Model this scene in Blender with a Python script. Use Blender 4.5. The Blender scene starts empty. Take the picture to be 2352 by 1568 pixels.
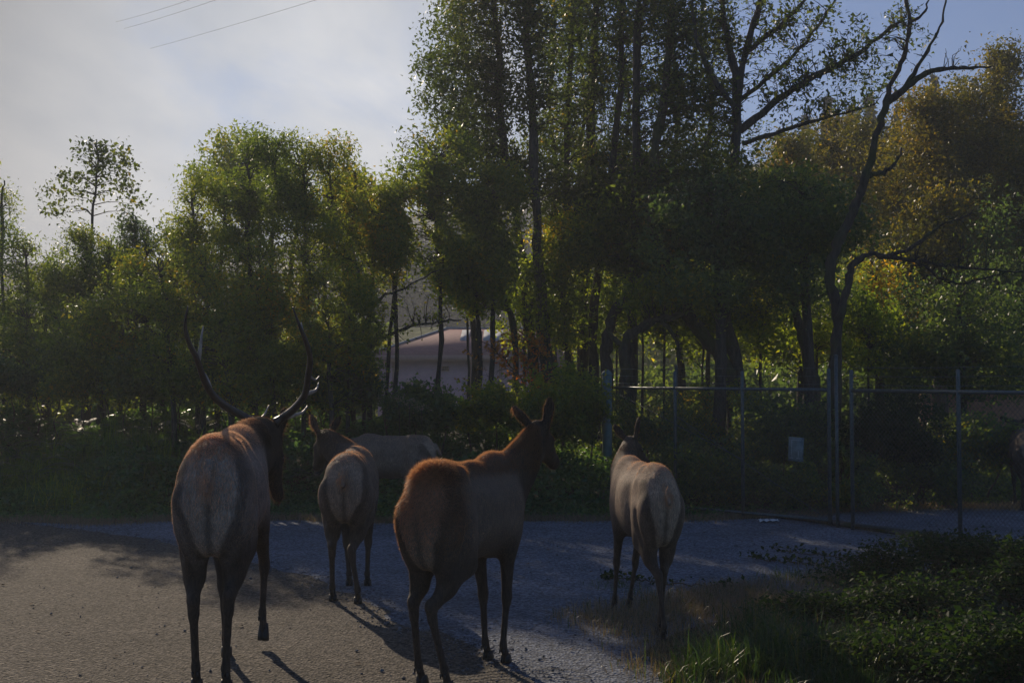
import bpy, math, random
import numpy as np
from mathutils import Vector, Matrix

rng = np.random.default_rng(7)
random.seed(7)
PI = math.pi
sc = bpy.context.scene
COL = sc.collection

# ------------------------------------------------------------------ camera
FPX, CX, CY, HOR, HC = 2800.0, 1176.0, 784.0, 900.0, 1.85
PITCH = math.atan((HOR - CY) / FPX)
cam = bpy.data.cameras.new('camera')
cam.sensor_width = 36.0
cam.lens = 36.0 * FPX / 2352.0
cam.clip_end = 4000.0
camo = bpy.data.objects.new('camera', cam)
COL.objects.link(camo)
camo.location = (0, 0, HC)
camo.rotation_euler = (PI / 2 + PITCH, 0, 0)
sc.camera = camo

# ------------------------------------------------------------------ world, sun, exposure
SUN_AZ = math.radians(-24.0)      # measured from +Y towards +X
SUN_EL = math.radians(24.0)
world = bpy.data.worlds.new('World')
sc.world = world
world.use_nodes = True
nt = world.node_tree
nt.nodes.clear()
N, L = nt.nodes.new, nt.links.new
wout = N('ShaderNodeOutputWorld'); bg = N('ShaderNodeBackground')
sky = N('ShaderNodeTexSky'); sky.sky_type = 'NISHITA'; sky.sun_disc = False
sky.sun_elevation = SUN_EL
sky.sun_rotation = SUN_AZ
sky.air_density = 1.0; sky.dust_density = 0.15; sky.ozone_density = 4.5
bg.inputs['Strength'].default_value = 0.07
tc = N('ShaderNodeTexCoord')
sep = N('ShaderNodeSeparateXYZ'); L(tc.outputs['Generated'], sep.inputs[0])
# thin high cloud: streaky noise on the sky direction projected on a plane overhead
zc = N('ShaderNodeMath'); zc.operation = 'ADD'; L(sep.outputs['Z'], zc.inputs[0]); zc.inputs[1].default_value = 0.16
dx = N('ShaderNodeMath'); dx.operation = 'DIVIDE'; L(sep.outputs['X'], dx.inputs[0]); L(zc.outputs[0], dx.inputs[1])
dy = N('ShaderNodeMath'); dy.operation = 'DIVIDE'; L(sep.outputs['Y'], dy.inputs[0]); L(zc.outputs[0], dy.inputs[1])
cmb = N('ShaderNodeCombineXYZ'); L(dx.outputs[0], cmb.inputs[0]); L(dy.outputs[0], cmb.inputs[1])
mp = N('ShaderNodeMapping'); mp.inputs['Scale'].default_value = (1.1, 0.55, 1.0); mp.inputs['Rotation'].default_value = (0, 0, 0.5)
mp.inputs['Location'].default_value = (0.35, 0.2, 0)
L(cmb.outputs[0], mp.inputs[0])
nz = N('ShaderNodeTexNoise'); nz.inputs['Scale'].default_value = 1.3; nz.inputs['Detail'].default_value = 9; nz.inputs['Roughness'].default_value = 0.58
nz.inputs['Distortion'].default_value = 0.6
L(mp.outputs[0], nz.inputs['Vector'])
# cloud bank lies over the left (west) half of the sky and thins out towards the right
def towards(az, el):
    a, e = math.radians(az), math.radians(el)
    v = N('ShaderNodeVectorMath'); v.operation = 'DOT_PRODUCT'; L(tc.outputs['Generated'], v.inputs[0])
    v.inputs[1].default_value = (math.sin(a) * math.cos(e), math.cos(a) * math.cos(e), math.sin(e)); return v
vv = towards(-24, 12)
mrx = N('ShaderNodeMapRange'); L(vv.outputs['Value'], mrx.inputs[0])
mrx.inputs[1].default_value = 0.82; mrx.inputs[2].default_value = 0.955; mrx.inputs[3].default_value = -0.30; mrx.inputs[4].default_value = 0.30
mrx.clamp = True
addc = N('ShaderNodeMath'); addc.operation = 'ADD'; L(nz.outputs['Fac'], addc.inputs[0]); L(mrx.outputs[0], addc.inputs[1])
mrc = N('ShaderNodeMapRange'); L(addc.outputs[0], mrc.inputs[0])
mrc.inputs[1].default_value = 0.42; mrc.inputs[2].default_value = 0.86; mrc.inputs[3].default_value = 0.0; mrc.inputs[4].default_value = 0.97
mrc.interpolation_type = 'SMOOTHERSTEP'
nz2 = N('ShaderNodeTexNoise'); nz2.inputs['Scale'].default_value = 3.0; nz2.inputs['Detail'].default_value = 6
L(mp.outputs[0], nz2.inputs['Vector'])
cr = N('ShaderNodeMix'); cr.data_type = 'RGBA'
mrb = N('ShaderNodeMapRange'); L(nz2.outputs['Fac'], mrb.inputs[0]); mrb.inputs[1].default_value = 0.3; mrb.inputs[2].default_value = 0.7
L(mrb.outputs[0], cr.inputs['Factor'])
cr.inputs[6].default_value = (2.9, 3.35, 4.1, 1)
cr.inputs[7].default_value = (5.3, 5.4, 5.6, 1)
# painted glow: cloud brightest around one point left of centre, dimmed away from it
v2 = towards(-7.5, 9.5)
mrz = N('ShaderNodeMapRange'); L(v2.outputs['Value'], mrz.inputs[0])
mrz.inputs[1].default_value = 0.94; mrz.inputs[2].default_value = 1.0; mrz.inputs[3].default_value = 0.27; mrz.inputs[4].default_value = 2.1
cl = N('ShaderNodeVectorMath'); cl.operation = 'SCALE'; L(cr.outputs[2], cl.inputs[0]); L(mrz.outputs[0], cl.inputs['Scale'])
mixs = N('ShaderNodeMix'); mixs.data_type = 'RGBA'
L(mrc.outputs[0], mixs.inputs['Factor'])
skt = N('ShaderNodeVectorMath'); skt.operation = 'MULTIPLY'; L(sky.outputs[0], skt.inputs[0]); skt.inputs[1].default_value = (0.56, 0.76, 1.02)
L(skt.outputs[0], mixs.inputs[6]); L(cl.outputs[0], mixs.inputs[7])
L(mixs.outputs[2], bg.inputs['Color']); L(bg.outputs[0], wout.inputs['Surface'])

sun = bpy.data.lights.new('sun', 'SUN'); sun.energy = 4.2; sun.angle = math.radians(0.5); sun.color = (1.0, 0.83, 0.62)
suno = bpy.data.objects.new('sun', sun); COL.objects.link(suno)
sd = Vector((math.sin(SUN_AZ) * math.cos(SUN_EL), math.cos(SUN_AZ) * math.cos(SUN_EL), math.sin(SUN_EL)))
suno.rotation_euler = sd.to_track_quat('Z', 'Y').to_euler()
suno.location = (-20, 40, 30)

vs = sc.view_settings
vs.view_transform = 'Standard'; vs.look = 'None'; vs.gamma = 1.0; vs.use_curve_mapping = False
vs.exposure = 0.12
cy = sc.cycles
cy.max_bounces = 6; cy.diffuse_bounces = 3; cy.glossy_bounces = 2; cy.transmission_bounces = 4; cy.transparent_max_bounces = 8
cy.volume_bounces = 0
cy.use_denoising = True
cy.use_adaptive_sampling = False
try:
    cy.denoiser = 'OPENIMAGEDENOISE'
except Exception:
    pass
cy.sample_clamp_indirect = 3.0
cy.caustics_reflective = False; cy.caustics_refractive = False

# ------------------------------------------------------------------ helpers
def W(px, py, z):
    """world point seen at photo position (px,py of a 2352 wide view) at forward distance z metres"""
    a = (px - CX) / FPX; b = (CY - py) / FPX
    d = np.array([a, math.cos(PITCH) - b * math.sin(PITCH), math.sin(PITCH) + b * math.cos(PITCH)])
    d *= z / d[1]
    return np.array([d[0], d[1], d[2] + HC])

def G(px, py):
    """ground point (height 0)"""
    p = W(px, py, 1.0) - np.array([0, 0, HC])
    t = -HC / p[2]
    return np.array([p[0] * t, p[1] * t, 0.0])

def props(o, label=None, cat=None, group=None, kind=None):
    if label: o['label'] = label
    if cat: o['category'] = cat
    if group: o['group'] = group
    if kind: o['kind'] = kind
    return o

def mesh(name, V, F, mat=None, smooth=False, attrs=None, mats=None, midx=None):
    V = np.asarray(V, dtype=np.float32).reshape(-1, 3)
    me = bpy.data.meshes.new(name)
    if isinstance(F, np.ndarray):
        F = [F]
    elif len(F) and not isinstance(F[0], np.ndarray):
        by = {}
        for f in F: by.setdefault(len(f), []).append(f)
        F = [np.array(v) for v in by.values()]
    F = [f for f in F if len(f)]
    nl = sum(f.size for f in F); nf = sum(len(f) for f in F)
    me.vertices.add(len(V)); me.vertices.foreach_set('co', V.ravel())
    me.loops.add(nl); me.polygons.add(nf)
    me.loops.foreach_set('vertex_index', np.concatenate([f.ravel() for f in F]).astype(np.int32))
    tot = np.concatenate([np.full(len(f), f.shape[1]) for f in F]).astype(np.int32)
    st = np.concatenate([[0], np.cumsum(tot)[:-1]]).astype(np.int32)
    me.polygons.foreach_set('loop_start', st)
    me.polygons.foreach_set('loop_total', tot)
    if smooth: me.polygons.foreach_set('use_smooth', np.ones(nf, dtype=bool))
    if mats:
        for m in mats: me.materials.append(m)
        if midx is not None: me.polygons.foreach_set('material_index', np.asarray(midx, dtype=np.int32))
    elif mat: me.materials.append(mat)
    me.update(calc_edges=True)
    for k, a in (attrs or {}).items():
        a = np.asarray(a, dtype=np.float32)
        if a.ndim == 1:
            at = me.attributes.new(k, 'FLOAT', 'POINT'); at.data.foreach_set('value', a)
        else:
            at = me.attributes.new(k, 'FLOAT_COLOR', 'POINT')
            if a.shape[1] == 3: a = np.concatenate([a, np.ones((len(a), 1), np.float32)], 1)
            at.data.foreach_set('color', a.ravel())
    return me

def obj(name, me, parent=None, loc=(0, 0, 0), rot=(0, 0, 0), scale=None):
    o = bpy.data.objects.new(name, me); COL.objects.link(o)
    if parent: o.parent = parent
    o.location = loc; o.rotation_euler = rot
    if scale is not None: o.scale = (scale,) * 3 if np.isscalar(scale) else scale
    return o

def empty(name, loc=(0, 0, 0), rz=0.0):
    o = bpy.data.objects.new(name, None); COL.objects.link(o)
    o.location = loc; o.rotation_euler = (0, 0, rz); o.empty_display_size = 0.2
    return o

def copy_tree(o, parent=None):
    c = o.copy(); COL.objects.link(c)
    if parent: c.parent = parent
    for ch in list(o.children): copy_tree(ch, c)
    return c

class MB:
    def __init__(s): s.v = []; s.f = []; s.n = 0
    def add(s, V, F):
        V = np.asarray(V, float).reshape(-1, 3)
        s.v.append(V); s.f += [tuple(int(i) + s.n for i in f) for f in F]; s.n += len(V)
    def box(s, x0, x1, y0, y1, z0, z1, bev=0.0):
        if bev <= 0:
            V = [(x, y, z) for x in (x0, x1) for y in (y0, y1) for z in (z0, z1)]
            s.add(V, [(0, 1, 3, 2), (4, 6, 7, 5), (0, 4, 5, 1), (2, 3, 7, 6), (0, 2, 6, 4), (1, 5, 7, 3)])
        else:
            b = bev
            # chamfered box as two stacked rings in z plus chamfer rings
            def ring(i, z):
                return [(x0 + i + b, y0 + i, z), (x1 - i - b, y0 + i, z), (x1 - i, y0 + i + b, z), (x1 - i, y1 - i - b, z),
                        (x1 - i - b, y1 - i, z), (x0 + i + b, y1 - i, z), (x0 + i, y1 - i - b, z), (x0 + i, y0 + i + b, z)]
            R = ring(b * 0.7, z0) + ring(0, z0 + b) + ring(0, z1 - b) + ring(b * 0.7, z1)
            F = [tuple(range(7, -1, -1)), tuple(range(24, 32))]
            for r in range(3):
                for i in range(8):
                    j = (i + 1) % 8
                    F.append((r * 8 + i, r * 8 + j, r * 8 + 8 + j, r * 8 + 8 + i))
            s.add(R, F)
    def tube(s, pts, rad, n=6, cap=True):
        V, F = tube(pts, rad, n, cap); s.add(V, F)
    def build(s, name, mat, parent=None, smooth=False, **k):
        o = obj(name, mesh(name, np.concatenate(s.v), s.f, mat, smooth), parent, **k)
        return o

def tube(pts, rad, n=6, cap=True):
    P = np.asarray(pts, float); m = len(P)
    R = np.full(m, rad, float) if np.isscalar(rad) else np.asarray(rad, float)
    T = np.gradient(P, axis=0); T /= np.linalg.norm(T, axis=1)[:, None] + 1e-9
    up = np.array([0.31, 0.17, 0.93]) if abs(T[0][2]) < 0.8 else np.array([0.93, 0.3, 0.1])
    V = np.zeros((m, n, 3)); a = np.arange(n) * 2 * PI / n
    for i in range(m):
        s_ = np.cross(T[i], up); s_ /= np.linalg.norm(s_) + 1e-9
        u_ = np.cross(s_, T[i]); up = u_
        V[i] = P[i] + R[i] * (np.cos(a)[:, None] * s_ + np.sin(a)[:, None] * u_)
    F = []
    for i in range(m - 1):
        for j in range(n):
            k = (j + 1) % n
            F.append((i * n + j, i * n + k, i * n + n + k, i * n + n + j))
    if cap:
        F.append(tuple(range(n - 1, -1, -1))); F.append(tuple((m - 1) * n + j for j in range(n)))
    return V.reshape(-1, 3), F

def spline(P, n):
    """Catmull-Rom resample"""
    P = np.asarray(P, float)
    Q = np.concatenate([[2 * P[0] - P[1]], P, [2 * P[-1] - P[-2]]])
    out = []
    segs = len(P) - 1
    for t in np.linspace(0, segs - 1e-6, n):
        i = int(t); u = t - i
        a, b, c, d = Q[i], Q[i + 1], Q[i + 2], Q[i + 3]
        out.append(0.5 * ((2 * b) + (-a + c) * u + (2 * a - 5 * b + 4 * c - d) * u * u + (-a + 3 * b - 3 * c + d) * u ** 3))
    return np.array(out)

def fnoise(x, y, seed=0, oct=4, base=1.0):
    """cheap smooth noise of numpy arrays"""
    r = np.random.default_rng(seed); o = np.zeros_like(np.asarray(x, float)); amp = 1.0; fr = base
    for _ in range(oct):
        for _ in range(3):
            a = r.uniform(0, 2 * PI); ph = r.uniform(0, 2 * PI); f2 = fr * r.uniform(0.7, 1.3)
            o += amp / 3 * np.sin((x * math.cos(a) + y * math.sin(a)) * f2 + ph + 1.3 * np.sin((x * math.sin(a) - y * math.cos(a)) * f2 * 0.7 + ph))
        amp *= 0.5; fr *= 2.1
    return o

# ------------------------------------------------------------------ materials
def newmat(name):
    m = bpy.data.materials.new(name); m.use_nodes = True
    t = m.node_tree; b = t.nodes['Principled BSDF']
    return m, t, b, t.nodes.new, t.links.new

def ramp(t, stops):
    r = t.nodes.new('ShaderNodeValToRGB')
    e = r.color_ramp.elements
    while len(e) > 1: e.remove(e[-1])
    e[0].position = stops[0][0]; e[0].color = (*stops[0][1], 1)
    for p, c in stops[1:]:
        q = e.new(p); q.color = (*c, 1)
    return r

def leaf_mat(name, stops, trans=0.5, rough=0.38, spec=0.5, tboost=1.6):
    m, t, b, N, L = newmat(name)
    at = N('ShaderNodeAttribute'); at.attribute_name = 'rnd'
    r = ramp(t, stops); L(at.outputs['Fac'], r.inputs[0])
    L(r.outputs[0], b.inputs['Base Color']); b.inputs['Roughness'].default_value = rough
    b.inputs['Specular IOR Level'].default_value = spec
    tr = N('ShaderNodeBsdfTranslucent')
    mu = N('ShaderNodeMix'); mu.data_type = 'RGBA'; mu.blend_type = 'MULTIPLY'; mu.inputs['Factor'].default_value = 1.0
    L(r.outputs[0], mu.inputs[6]); mu.inputs[7].default_value = (tboost * 1.25, tboost * 1.2, tboost * 0.35, 1)
    L(mu.outputs[2], tr.inputs[0])
    mx = N('ShaderNodeMixShader'); mx.inputs[0].default_value = trans
    L(b.outputs[0], mx.inputs[1]); L(tr.outputs[0], mx.inputs[2])
    L(mx.outputs[0], t.nodes['Material Output'].inputs['Surface'])
    return m

GREEN = [(0, (0.036, 0.062, 0.024)), (0.35, (0.085, 0.125, 0.036)), (0.65, (0.14, 0.175, 0.042)), (0.9, (0.22, 0.21, 0.035)), (1, (0.34, 0.19, 0.02))]
M_willow = leaf_mat('willow_leaf', GREEN, 0.58, rough=0.42, spec=0.35, tboost=2.4)
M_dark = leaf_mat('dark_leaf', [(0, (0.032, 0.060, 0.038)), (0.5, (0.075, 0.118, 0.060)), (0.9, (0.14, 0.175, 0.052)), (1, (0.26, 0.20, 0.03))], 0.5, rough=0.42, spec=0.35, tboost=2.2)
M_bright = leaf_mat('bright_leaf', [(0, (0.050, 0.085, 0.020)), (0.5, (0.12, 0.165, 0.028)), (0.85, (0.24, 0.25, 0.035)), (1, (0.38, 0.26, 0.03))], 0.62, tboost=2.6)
M_alder = leaf_mat('alder_leaf', [(0, (0.022, 0.036, 0.015)), (0.5, (0.046, 0.070, 0.026)), (0.9, (0.105, 0.125, 0.03)), (1, (0.22, 0.13, 0.02))], 0.5, rough=0.42, spec=0.35, tboost=2.4)
M_gold = leaf_mat('golden_leaf', [(0, (0.036, 0.046, 0.013)), (0.45, (0.090, 0.088, 0.020)), (0.85, (0.18, 0.135, 0.024)), (1, (0.26, 0.13, 0.02))], 0.5, tboost=2.3)
M_orange = leaf_mat('orange_leaf', [(0, (0.06, 0.06, 0.015)), (0.4, (0.17, 0.10, 0.02)), (0.8, (0.32, 0.12, 0.02)), (1, (0.38, 0.08, 0.02))], 0.6, tboost=2.2)
M_bank = leaf_mat('bank_leaf', [(0, (0.040, 0.088, 0.050)), (0.6, (0.085, 0.165, 0.078)), (0.93, (0.14, 0.21, 0.07)), (1, (0.26, 0.21, 0.05))], 0.45, rough=0.5, spec=0.3, tboost=2.0)  # bramble green lightened, sky light on the bank put into the colour
M_bramble = leaf_mat('bramble_leaf', [(0, (0.013, 0.030, 0.016)), (0.6, (0.027, 0.055, 0.024)), (0.93, (0.050, 0.080, 0.028)), (1, (0.12, 0.09, 0.025))], 0.4, rough=0.6, spec=0.10)
M_fern = leaf_mat('fern_leaf', [(0, (0.036, 0.070, 0.050)), (0.7, (0.064, 0.112, 0.074)), (1, (0.08, 0.09, 0.04))], 0.4)
M_grass = leaf_mat('green_grass', [(0, (0.022, 0.050, 0.016)), (0.6, (0.040, 0.082, 0.022)), (0.9, (0.07, 0.105, 0.03)), (1, (0.18, 0.15, 0.06))], 0.45)
M_lime = leaf_mat('lime_grass', [(0, (0.06, 0.11, 0.02)), (0.6, (0.13, 0.21, 0.035)), (1, (0.24, 0.28, 0.05))], 0.5, tboost=2.0)  # brighter grass green, with the dappled sun on the bank put into it
M_dry = leaf_mat('dry_grass', [(0, (0.15, 0.105, 0.075)), (0.6, (0.26, 0.19, 0.14)), (1, (0.36, 0.29, 0.21))], 0.35, tboost=1.1)
M_fir = leaf_mat('fir_needles', [(0, (0.010, 0.020, 0.015)), (1, (0.024, 0.036, 0.023))], 0.15, rough=0.9, spec=0.05)

def bark_mat(name, c1, c2, moss=0.0):
    m, t, b, N, L = newmat(name)
    tc = N('ShaderNodeTexCoord'); mp = N('ShaderNodeMapping'); mp.inputs['Scale'].default_value = (1, 1, 0.25)
    L(tc.outputs['Object'], mp.inputs[0])
    n = N('ShaderNodeTexNoise'); n.inputs['Scale'].default_value = 22; n.inputs['Detail'].default_value = 6; L(mp.outputs[0], n.inputs['Vector'])
    r = ramp(t, [(0.3, c1), (0.7, c2)]); L(n.outputs['Fac'], r.inputs[0])
    col = r.outputs[0]
    if moss > 0:
        n2 = N('ShaderNodeTexNoise'); n2.inputs['Scale'].default_value = 2.2; n2.inputs['Detail'].default_value = 5; L(tc.outputs['Object'], n2.inputs['Vector'])
        r2 = ramp(t, [(0.6 - moss * 0.3, (0, 0, 0)), (0.7 - moss * 0.2, (1, 1, 1))]); L(n2.outputs['Fac'], r2.inputs[0])
        mx = N('ShaderNodeMix'); mx.data_type = 'RGBA'; L(r2.outputs[0], mx.inputs['Factor']); L(col, mx.inputs[6]); mx.inputs[7].default_value = (0.055, 0.058, 0.018, 1)
        col = mx.outputs[2]
    L(col, b.inputs['Base Color']); b.inputs['Roughness'].default_value = 0.9
    bp = N('ShaderNodeBump'); bp.inputs['Strength'].default_value = 1.0; bp.inputs['Distance'].default_value = 0.05
    L(n.outputs['Fac'], bp.inputs['Height']); L(bp.outputs[0], b.inputs['Normal'])
    return m
M_bark = bark_mat('bark', (0.025, 0.020, 0.017), (0.085, 0.070, 0.058), 0.15)
M_mossbark = bark_mat('mossy_bark', (0.028, 0.021, 0.016), (0.08, 0.062, 0.045), 0.35)
M_palebark = bark_mat('pale_bark', (0.10, 0.09, 0.08), (0.26, 0.25, 0.24), 0.1)
M_moss = leaf_mat('hanging_moss', [(0, (0.08, 0.09, 0.02)), (1, (0.2, 0.16, 0.03))], 0.5)
M_stem = bark_mat('stem', (0.05, 0.035, 0.02), (0.13, 0.09, 0.06))

def ground_mat(name, stops, sc1=1.2, sc2=60, bump=0.6, dist=0.01, speck=0.5, rough=0.95, patch=None):
    m, t, b, N, L = newmat(name)
    tc = N('ShaderNodeTexCoord')
    n1 = N('ShaderNodeTexNoise'); n1.inputs['Scale'].default_value = sc1; n1.inputs['Detail'].default_value = 8; n1.inputs['Roughness'].default_value = 0.65
    L(tc.outputs['Object'], n1.inputs['Vector'])
    v = N('ShaderNodeTexVoronoi'); v.inputs['Scale'].default_value = sc2; L(tc.outputs['Object'], v.inputs['Vector'])
    n3 = N('ShaderNodeTexNoise'); n3.inputs['Scale'].default_value = sc2 * 0.6; n3.inputs['Detail'].default_value = 4; L(tc.outputs['Object'], n3.inputs['Vector'])
    r = ramp(t, stops); L(n1.outputs['Fac'], r.inputs[0])
    col = r.outputs[0]
    sp = N('ShaderNodeSeparateColor'); L(v.outputs['Color'], sp.inputs[0])
    mr = N('ShaderNodeMapRange'); L(sp.outputs[0], mr.inputs[0]); mr.inputs[3].default_value = 1 - speck; mr.inputs[4].default_value = 1 + speck
    mr3 = N('ShaderNodeMapRange'); L(n3.outputs['Fac'], mr3.inputs[0]); mr3.inputs[1].default_value = 0.3; mr3.inputs[2].default_value = 0.7; mr3.inputs[3].default_value = 0.7; mr3.inputs[4].default_value = 1.3
    mm = N('ShaderNodeMath'); mm.operation = 'MULTIPLY'; L(mr.outputs[0], mm.inputs[0]); L(mr3.outputs[0], mm.inputs[1])
    s_ = N('ShaderNodeVectorMath'); s_.operation = 'SCALE'; L(col, s_.inputs[0]); L(mm.outputs[0], s_.inputs['Scale'])
    col = s_.outputs[0]
    if patch:
        pcol, psc, lo, hi = patch
        n4 = N('ShaderNodeTexNoise'); n4.inputs['Scale'].default_value = psc; n4.inputs['Detail'].default_value = 10; n4.inputs['Roughness'].default_value = 0.7
        L(tc.outputs['Object'], n4.inputs['Vector'])
        m4 = N('ShaderNodeMapRange'); L(n4.outputs['Fac'], m4.inputs[0]); m4.inputs[1].default_value = lo; m4.inputs[2].default_value = hi
        x4 = N('ShaderNodeMix'); x4.data_type = 'RGBA'; L(m4.outputs[0], x4.inputs['Factor']); L(col, x4.inputs[6]); x4.inputs[7].default_value = (*pcol, 1)
        col = x4.outputs[2]
    L(col, b.inputs['Base Color']); b.inputs['Roughness'].default_value = rough; b.inputs['Specular IOR Level'].default_value = 0.25
    ad = N('ShaderNodeMath'); ad.operation = 'ADD'; L(v.outputs['Distance'], ad.inputs[0]); L(n3.outputs['Fac'], ad.inputs[1])
    bp = N('ShaderNodeBump'); bp.inputs['Strength'].default_value = bump; bp.inputs['Distance'].default_value = dist
    L(ad.outputs[0], bp.inputs['Height']); L(bp.outputs[0], b.inputs['Normal'])
    return m
M_asphalt = ground_mat('asphalt', [(0.3, (0.078, 0.066, 0.052)), (0.7, (0.128, 0.108, 0.085))], 0.9, 48, 1.0, 0.02, 0.85, 0.9)
M_gravel = ground_mat('gravel', [(0.3, (0.110, 0.125, 0.150)), (0.7, (0.195, 0.215, 0.255))], 0.8, 45, 1.0, 0.02, 0.55, 0.92, patch=((0.10, 0.085, 0.065), 0.7, 0.60, 0.80))  # bluish tint puts the sky-lit shade into the stone colour
M_soil = ground_mat('soil', [(0.3, (0.05, 0.04, 0.028)), (0.7, (0.11, 0.085, 0.055))], 1.0, 30, 1.0, 0.03, 0.5, 1.0, patch=((0.03, 0.05, 0.02), 1.3, 0.45, 0.6))
M_pebble = ground_mat('pebble', [(0.3, (0.08, 0.08, 0.085)), (0.7, (0.20, 0.20, 0.21))], 9.0, 50, 0.2, 0.002, 0.4)

def simple(name, c, rough=0.6, metal=0.0, noise=0.25, nsc=20, bump=0.0):
    m, t, b, N, L = newmat(name)
    tc = N('ShaderNodeTexCoord'); n = N('ShaderNodeTexNoise'); n.inputs['Scale'].default_value = nsc; n.inputs['Detail'].default_value = 6
    L(tc.outputs['Object'], n.inputs['Vector'])
    r = ramp(t, [(0.3, tuple(x * (1 - noise) for x in c)), (0.7, tuple(min(1, x * (1 + noise)) for x in c))]); L(n.outputs['Fac'], r.inputs[0])
    L(r.outputs[0], b.inputs['Base Color']); b.inputs['Roughness'].default_value = rough; b.inputs['Metallic'].default_value = metal
    if bump:
        bp = N('ShaderNodeBump'); bp.inputs['Strength'].default_value = bump; bp.inputs['Distance'].default_value = 0.01
        L(n.outputs['Fac'], bp.inputs['Height']); L(bp.outputs[0], b.inputs['Normal'])
    return m
M_galv = simple('galvanised_steel', (0.085, 0.105, 0.105), 0.5, 0.3, 0.3, 30)
M_greenpost = simple('green_painted_post', (0.10, 0.16, 0.15), 0.6, 0.0, 0.2, 12, 0.2)
M_wire = simple('wire', (0.09, 0.10, 0.10), 0.5, 0.4)
M_sign = simple('weathered_sign', (0.15, 0.19, 0.19), 0.6, 0.0, 0.3, 14)
M_signmark = simple('sign_print', (0.28, 0.32, 0.32), 0.6, 0.0, 0.2, 20)
M_white = simple('white_litter', (0.75, 0.76, 0.78), 0.6, 0, 0.1)
M_pinkwall = simple('pink_stucco', (0.58, 0.37, 0.38), 0.9, 0, 0.12, 3, 0.2)
M_pinktrim = simple('pink_trim', (0.40, 0.24, 0.19), 0.8, 0, 0.1)
M_roof = simple('brown_roof', (0.30, 0.13, 0.12), 0.85, 0, 0.2, 6, 0.3)
M_skylight = simple('skylight_panel', (0.30, 0.33, 0.36), 0.8, 0, 0.05)
M_glassd = simple('dark_window', (0.015, 0.015, 0.018), 0.15)
M_shed = simple('pale_shed_wall', (0.36, 0.34, 0.36), 0.85, 0, 0.15, 3)
M_terra = simple('terracotta_wall', (0.40, 0.20, 0.12), 0.9, 0, 0.2, 8, 0.3)
M_antler = simple('antler', (0.055, 0.037, 0.026), 0.45, 0, 0.35, 25, 0.3)
M_tine = simple('tine', (0.34, 0.28, 0.22), 0.45, 0, 0.3, 25, 0.2)
M_hoof = simple('hoof', (0.022, 0.018, 0.015), 0.5)
M_eye = simple('eye', (0.01, 0.008, 0.006), 0.08)
M_cable = simple('cable', (0.03, 0.03, 0.032), 0.6)
M_log = bark_mat('log_bark', (0.06, 0.05, 0.04), (0.17, 0.14, 0.12), 0.3)

def hide_mat():
    m, t, b, N, L = newmat('elk_hide')
    at = N('ShaderNodeAttribute'); at.attribute_name = 'hide'
    tc = N('ShaderNodeTexCoord'); mp = N('ShaderNodeMapping'); mp.inputs['Scale'].default_value = (1, 1, 0.18); L(tc.outputs['Object'], mp.inputs[0])
    n = N('ShaderNodeTexNoise'); n.inputs['Scale'].default_value = 90; n.inputs['Detail'].default_value = 5; n.inputs['Roughness'].default_value = 0.6; L(mp.outputs[0], n.inputs['Vector'])
    n2 = N('ShaderNodeTexNoise'); n2.inputs['Scale'].default_value = 7; n2.inputs['Detail'].default_value = 5; L(tc.outputs['Object'], n2.inputs['Vector'])
    a = N('ShaderNodeMapRange'); L(n.outputs['Fac'], a.inputs[0]); a.inputs[1].default_value = 0.3; a.inputs[2].default_value = 0.7; a.inputs[3].default_value = 0.5; a.inputs[4].default_value = 1.5
    c = N('ShaderNodeMapRange'); L(n2.outputs['Fac'], c.inputs[0]); c.inputs[1].default_value = 0.3; c.inputs[2].default_value = 0.7; c.inputs[3].default_value = 0.8; c.inputs[4].default_value = 1.2
    mm = N('ShaderNodeMath'); mm.operation = 'MULTIPLY'; L(a.outputs[0], mm.inputs[0]); L(c.outputs[0], mm.inputs[1])
    s_ = N('ShaderNodeVectorMath'); s_.operation = 'SCALE'; L(at.outputs['Color'], s_.inputs[0]); L(mm.outputs[0], s_.inputs['Scale'])
    L(s_.outputs[0], b.inputs['Base Color']); b.inputs['Roughness'].default_value = 0.75; b.inputs['Specular IOR Level'].default_value = 0.2
    b.inputs['Sheen Weight'].default_value = 0.06; b.inputs['Sheen Roughness'].default_value = 0.4; b.inputs['Sheen Tint'].default_value = (0.9, 0.75, 0.6, 1)
    bp = N('ShaderNodeBump'); bp.inputs['Strength'].default_value = 0.6; bp.inputs['Distance'].default_value = 0.010
    L(n.outputs['Fac'], bp.inputs['Height']); L(bp.outputs[0], b.inputs['Normal'])
    return m
M_hide = hide_mat()
def fur_mat():
    m, t, b, N, L = newmat('elk_fur')
    at = N('ShaderNodeAttribute'); at.attribute_name = 'hide'
    L(at.outputs['Color'], b.inputs['Base Color']); b.inputs['Roughness'].default_value = 0.5
    tr = N('ShaderNodeBsdfTranslucent')
    mu = N('ShaderNodeMix'); mu.data_type = 'RGBA'; mu.blend_type = 'MULTIPLY'; mu.inputs['Factor'].default_value = 1.0
    L(at.outputs['Color'], mu.inputs[6]); mu.inputs[7].default_value = (3.0, 2.35, 1.7, 1)
    L(mu.outputs[2], tr.inputs[0])
    mx = N('ShaderNodeMixShader'); mx.inputs[0].default_value = 0.55
    L(b.outputs[0], mx.inputs[1]); L(tr.outputs[0], mx.inputs[2]); L(mx.outputs[0], t.nodes['Material Output'].inputs['Surface'])
    return m
M_fur = fur_mat()

# ------------------------------------------------------------------ terrain
def edge_y(x):
    """far edge of the gravel lot"""
    x = np.asarray(x, float)
    e = 17.6 + 0.25 * np.sin(x * 1.3) + 0.15 * np.sin(x * 3.7 + 1)
    return np.where(x > 1.2, np.minimum(e + 0 * x, 40), e) + np.where(x > 1.6, (x - 1.6) * 0.35, 0)

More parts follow.
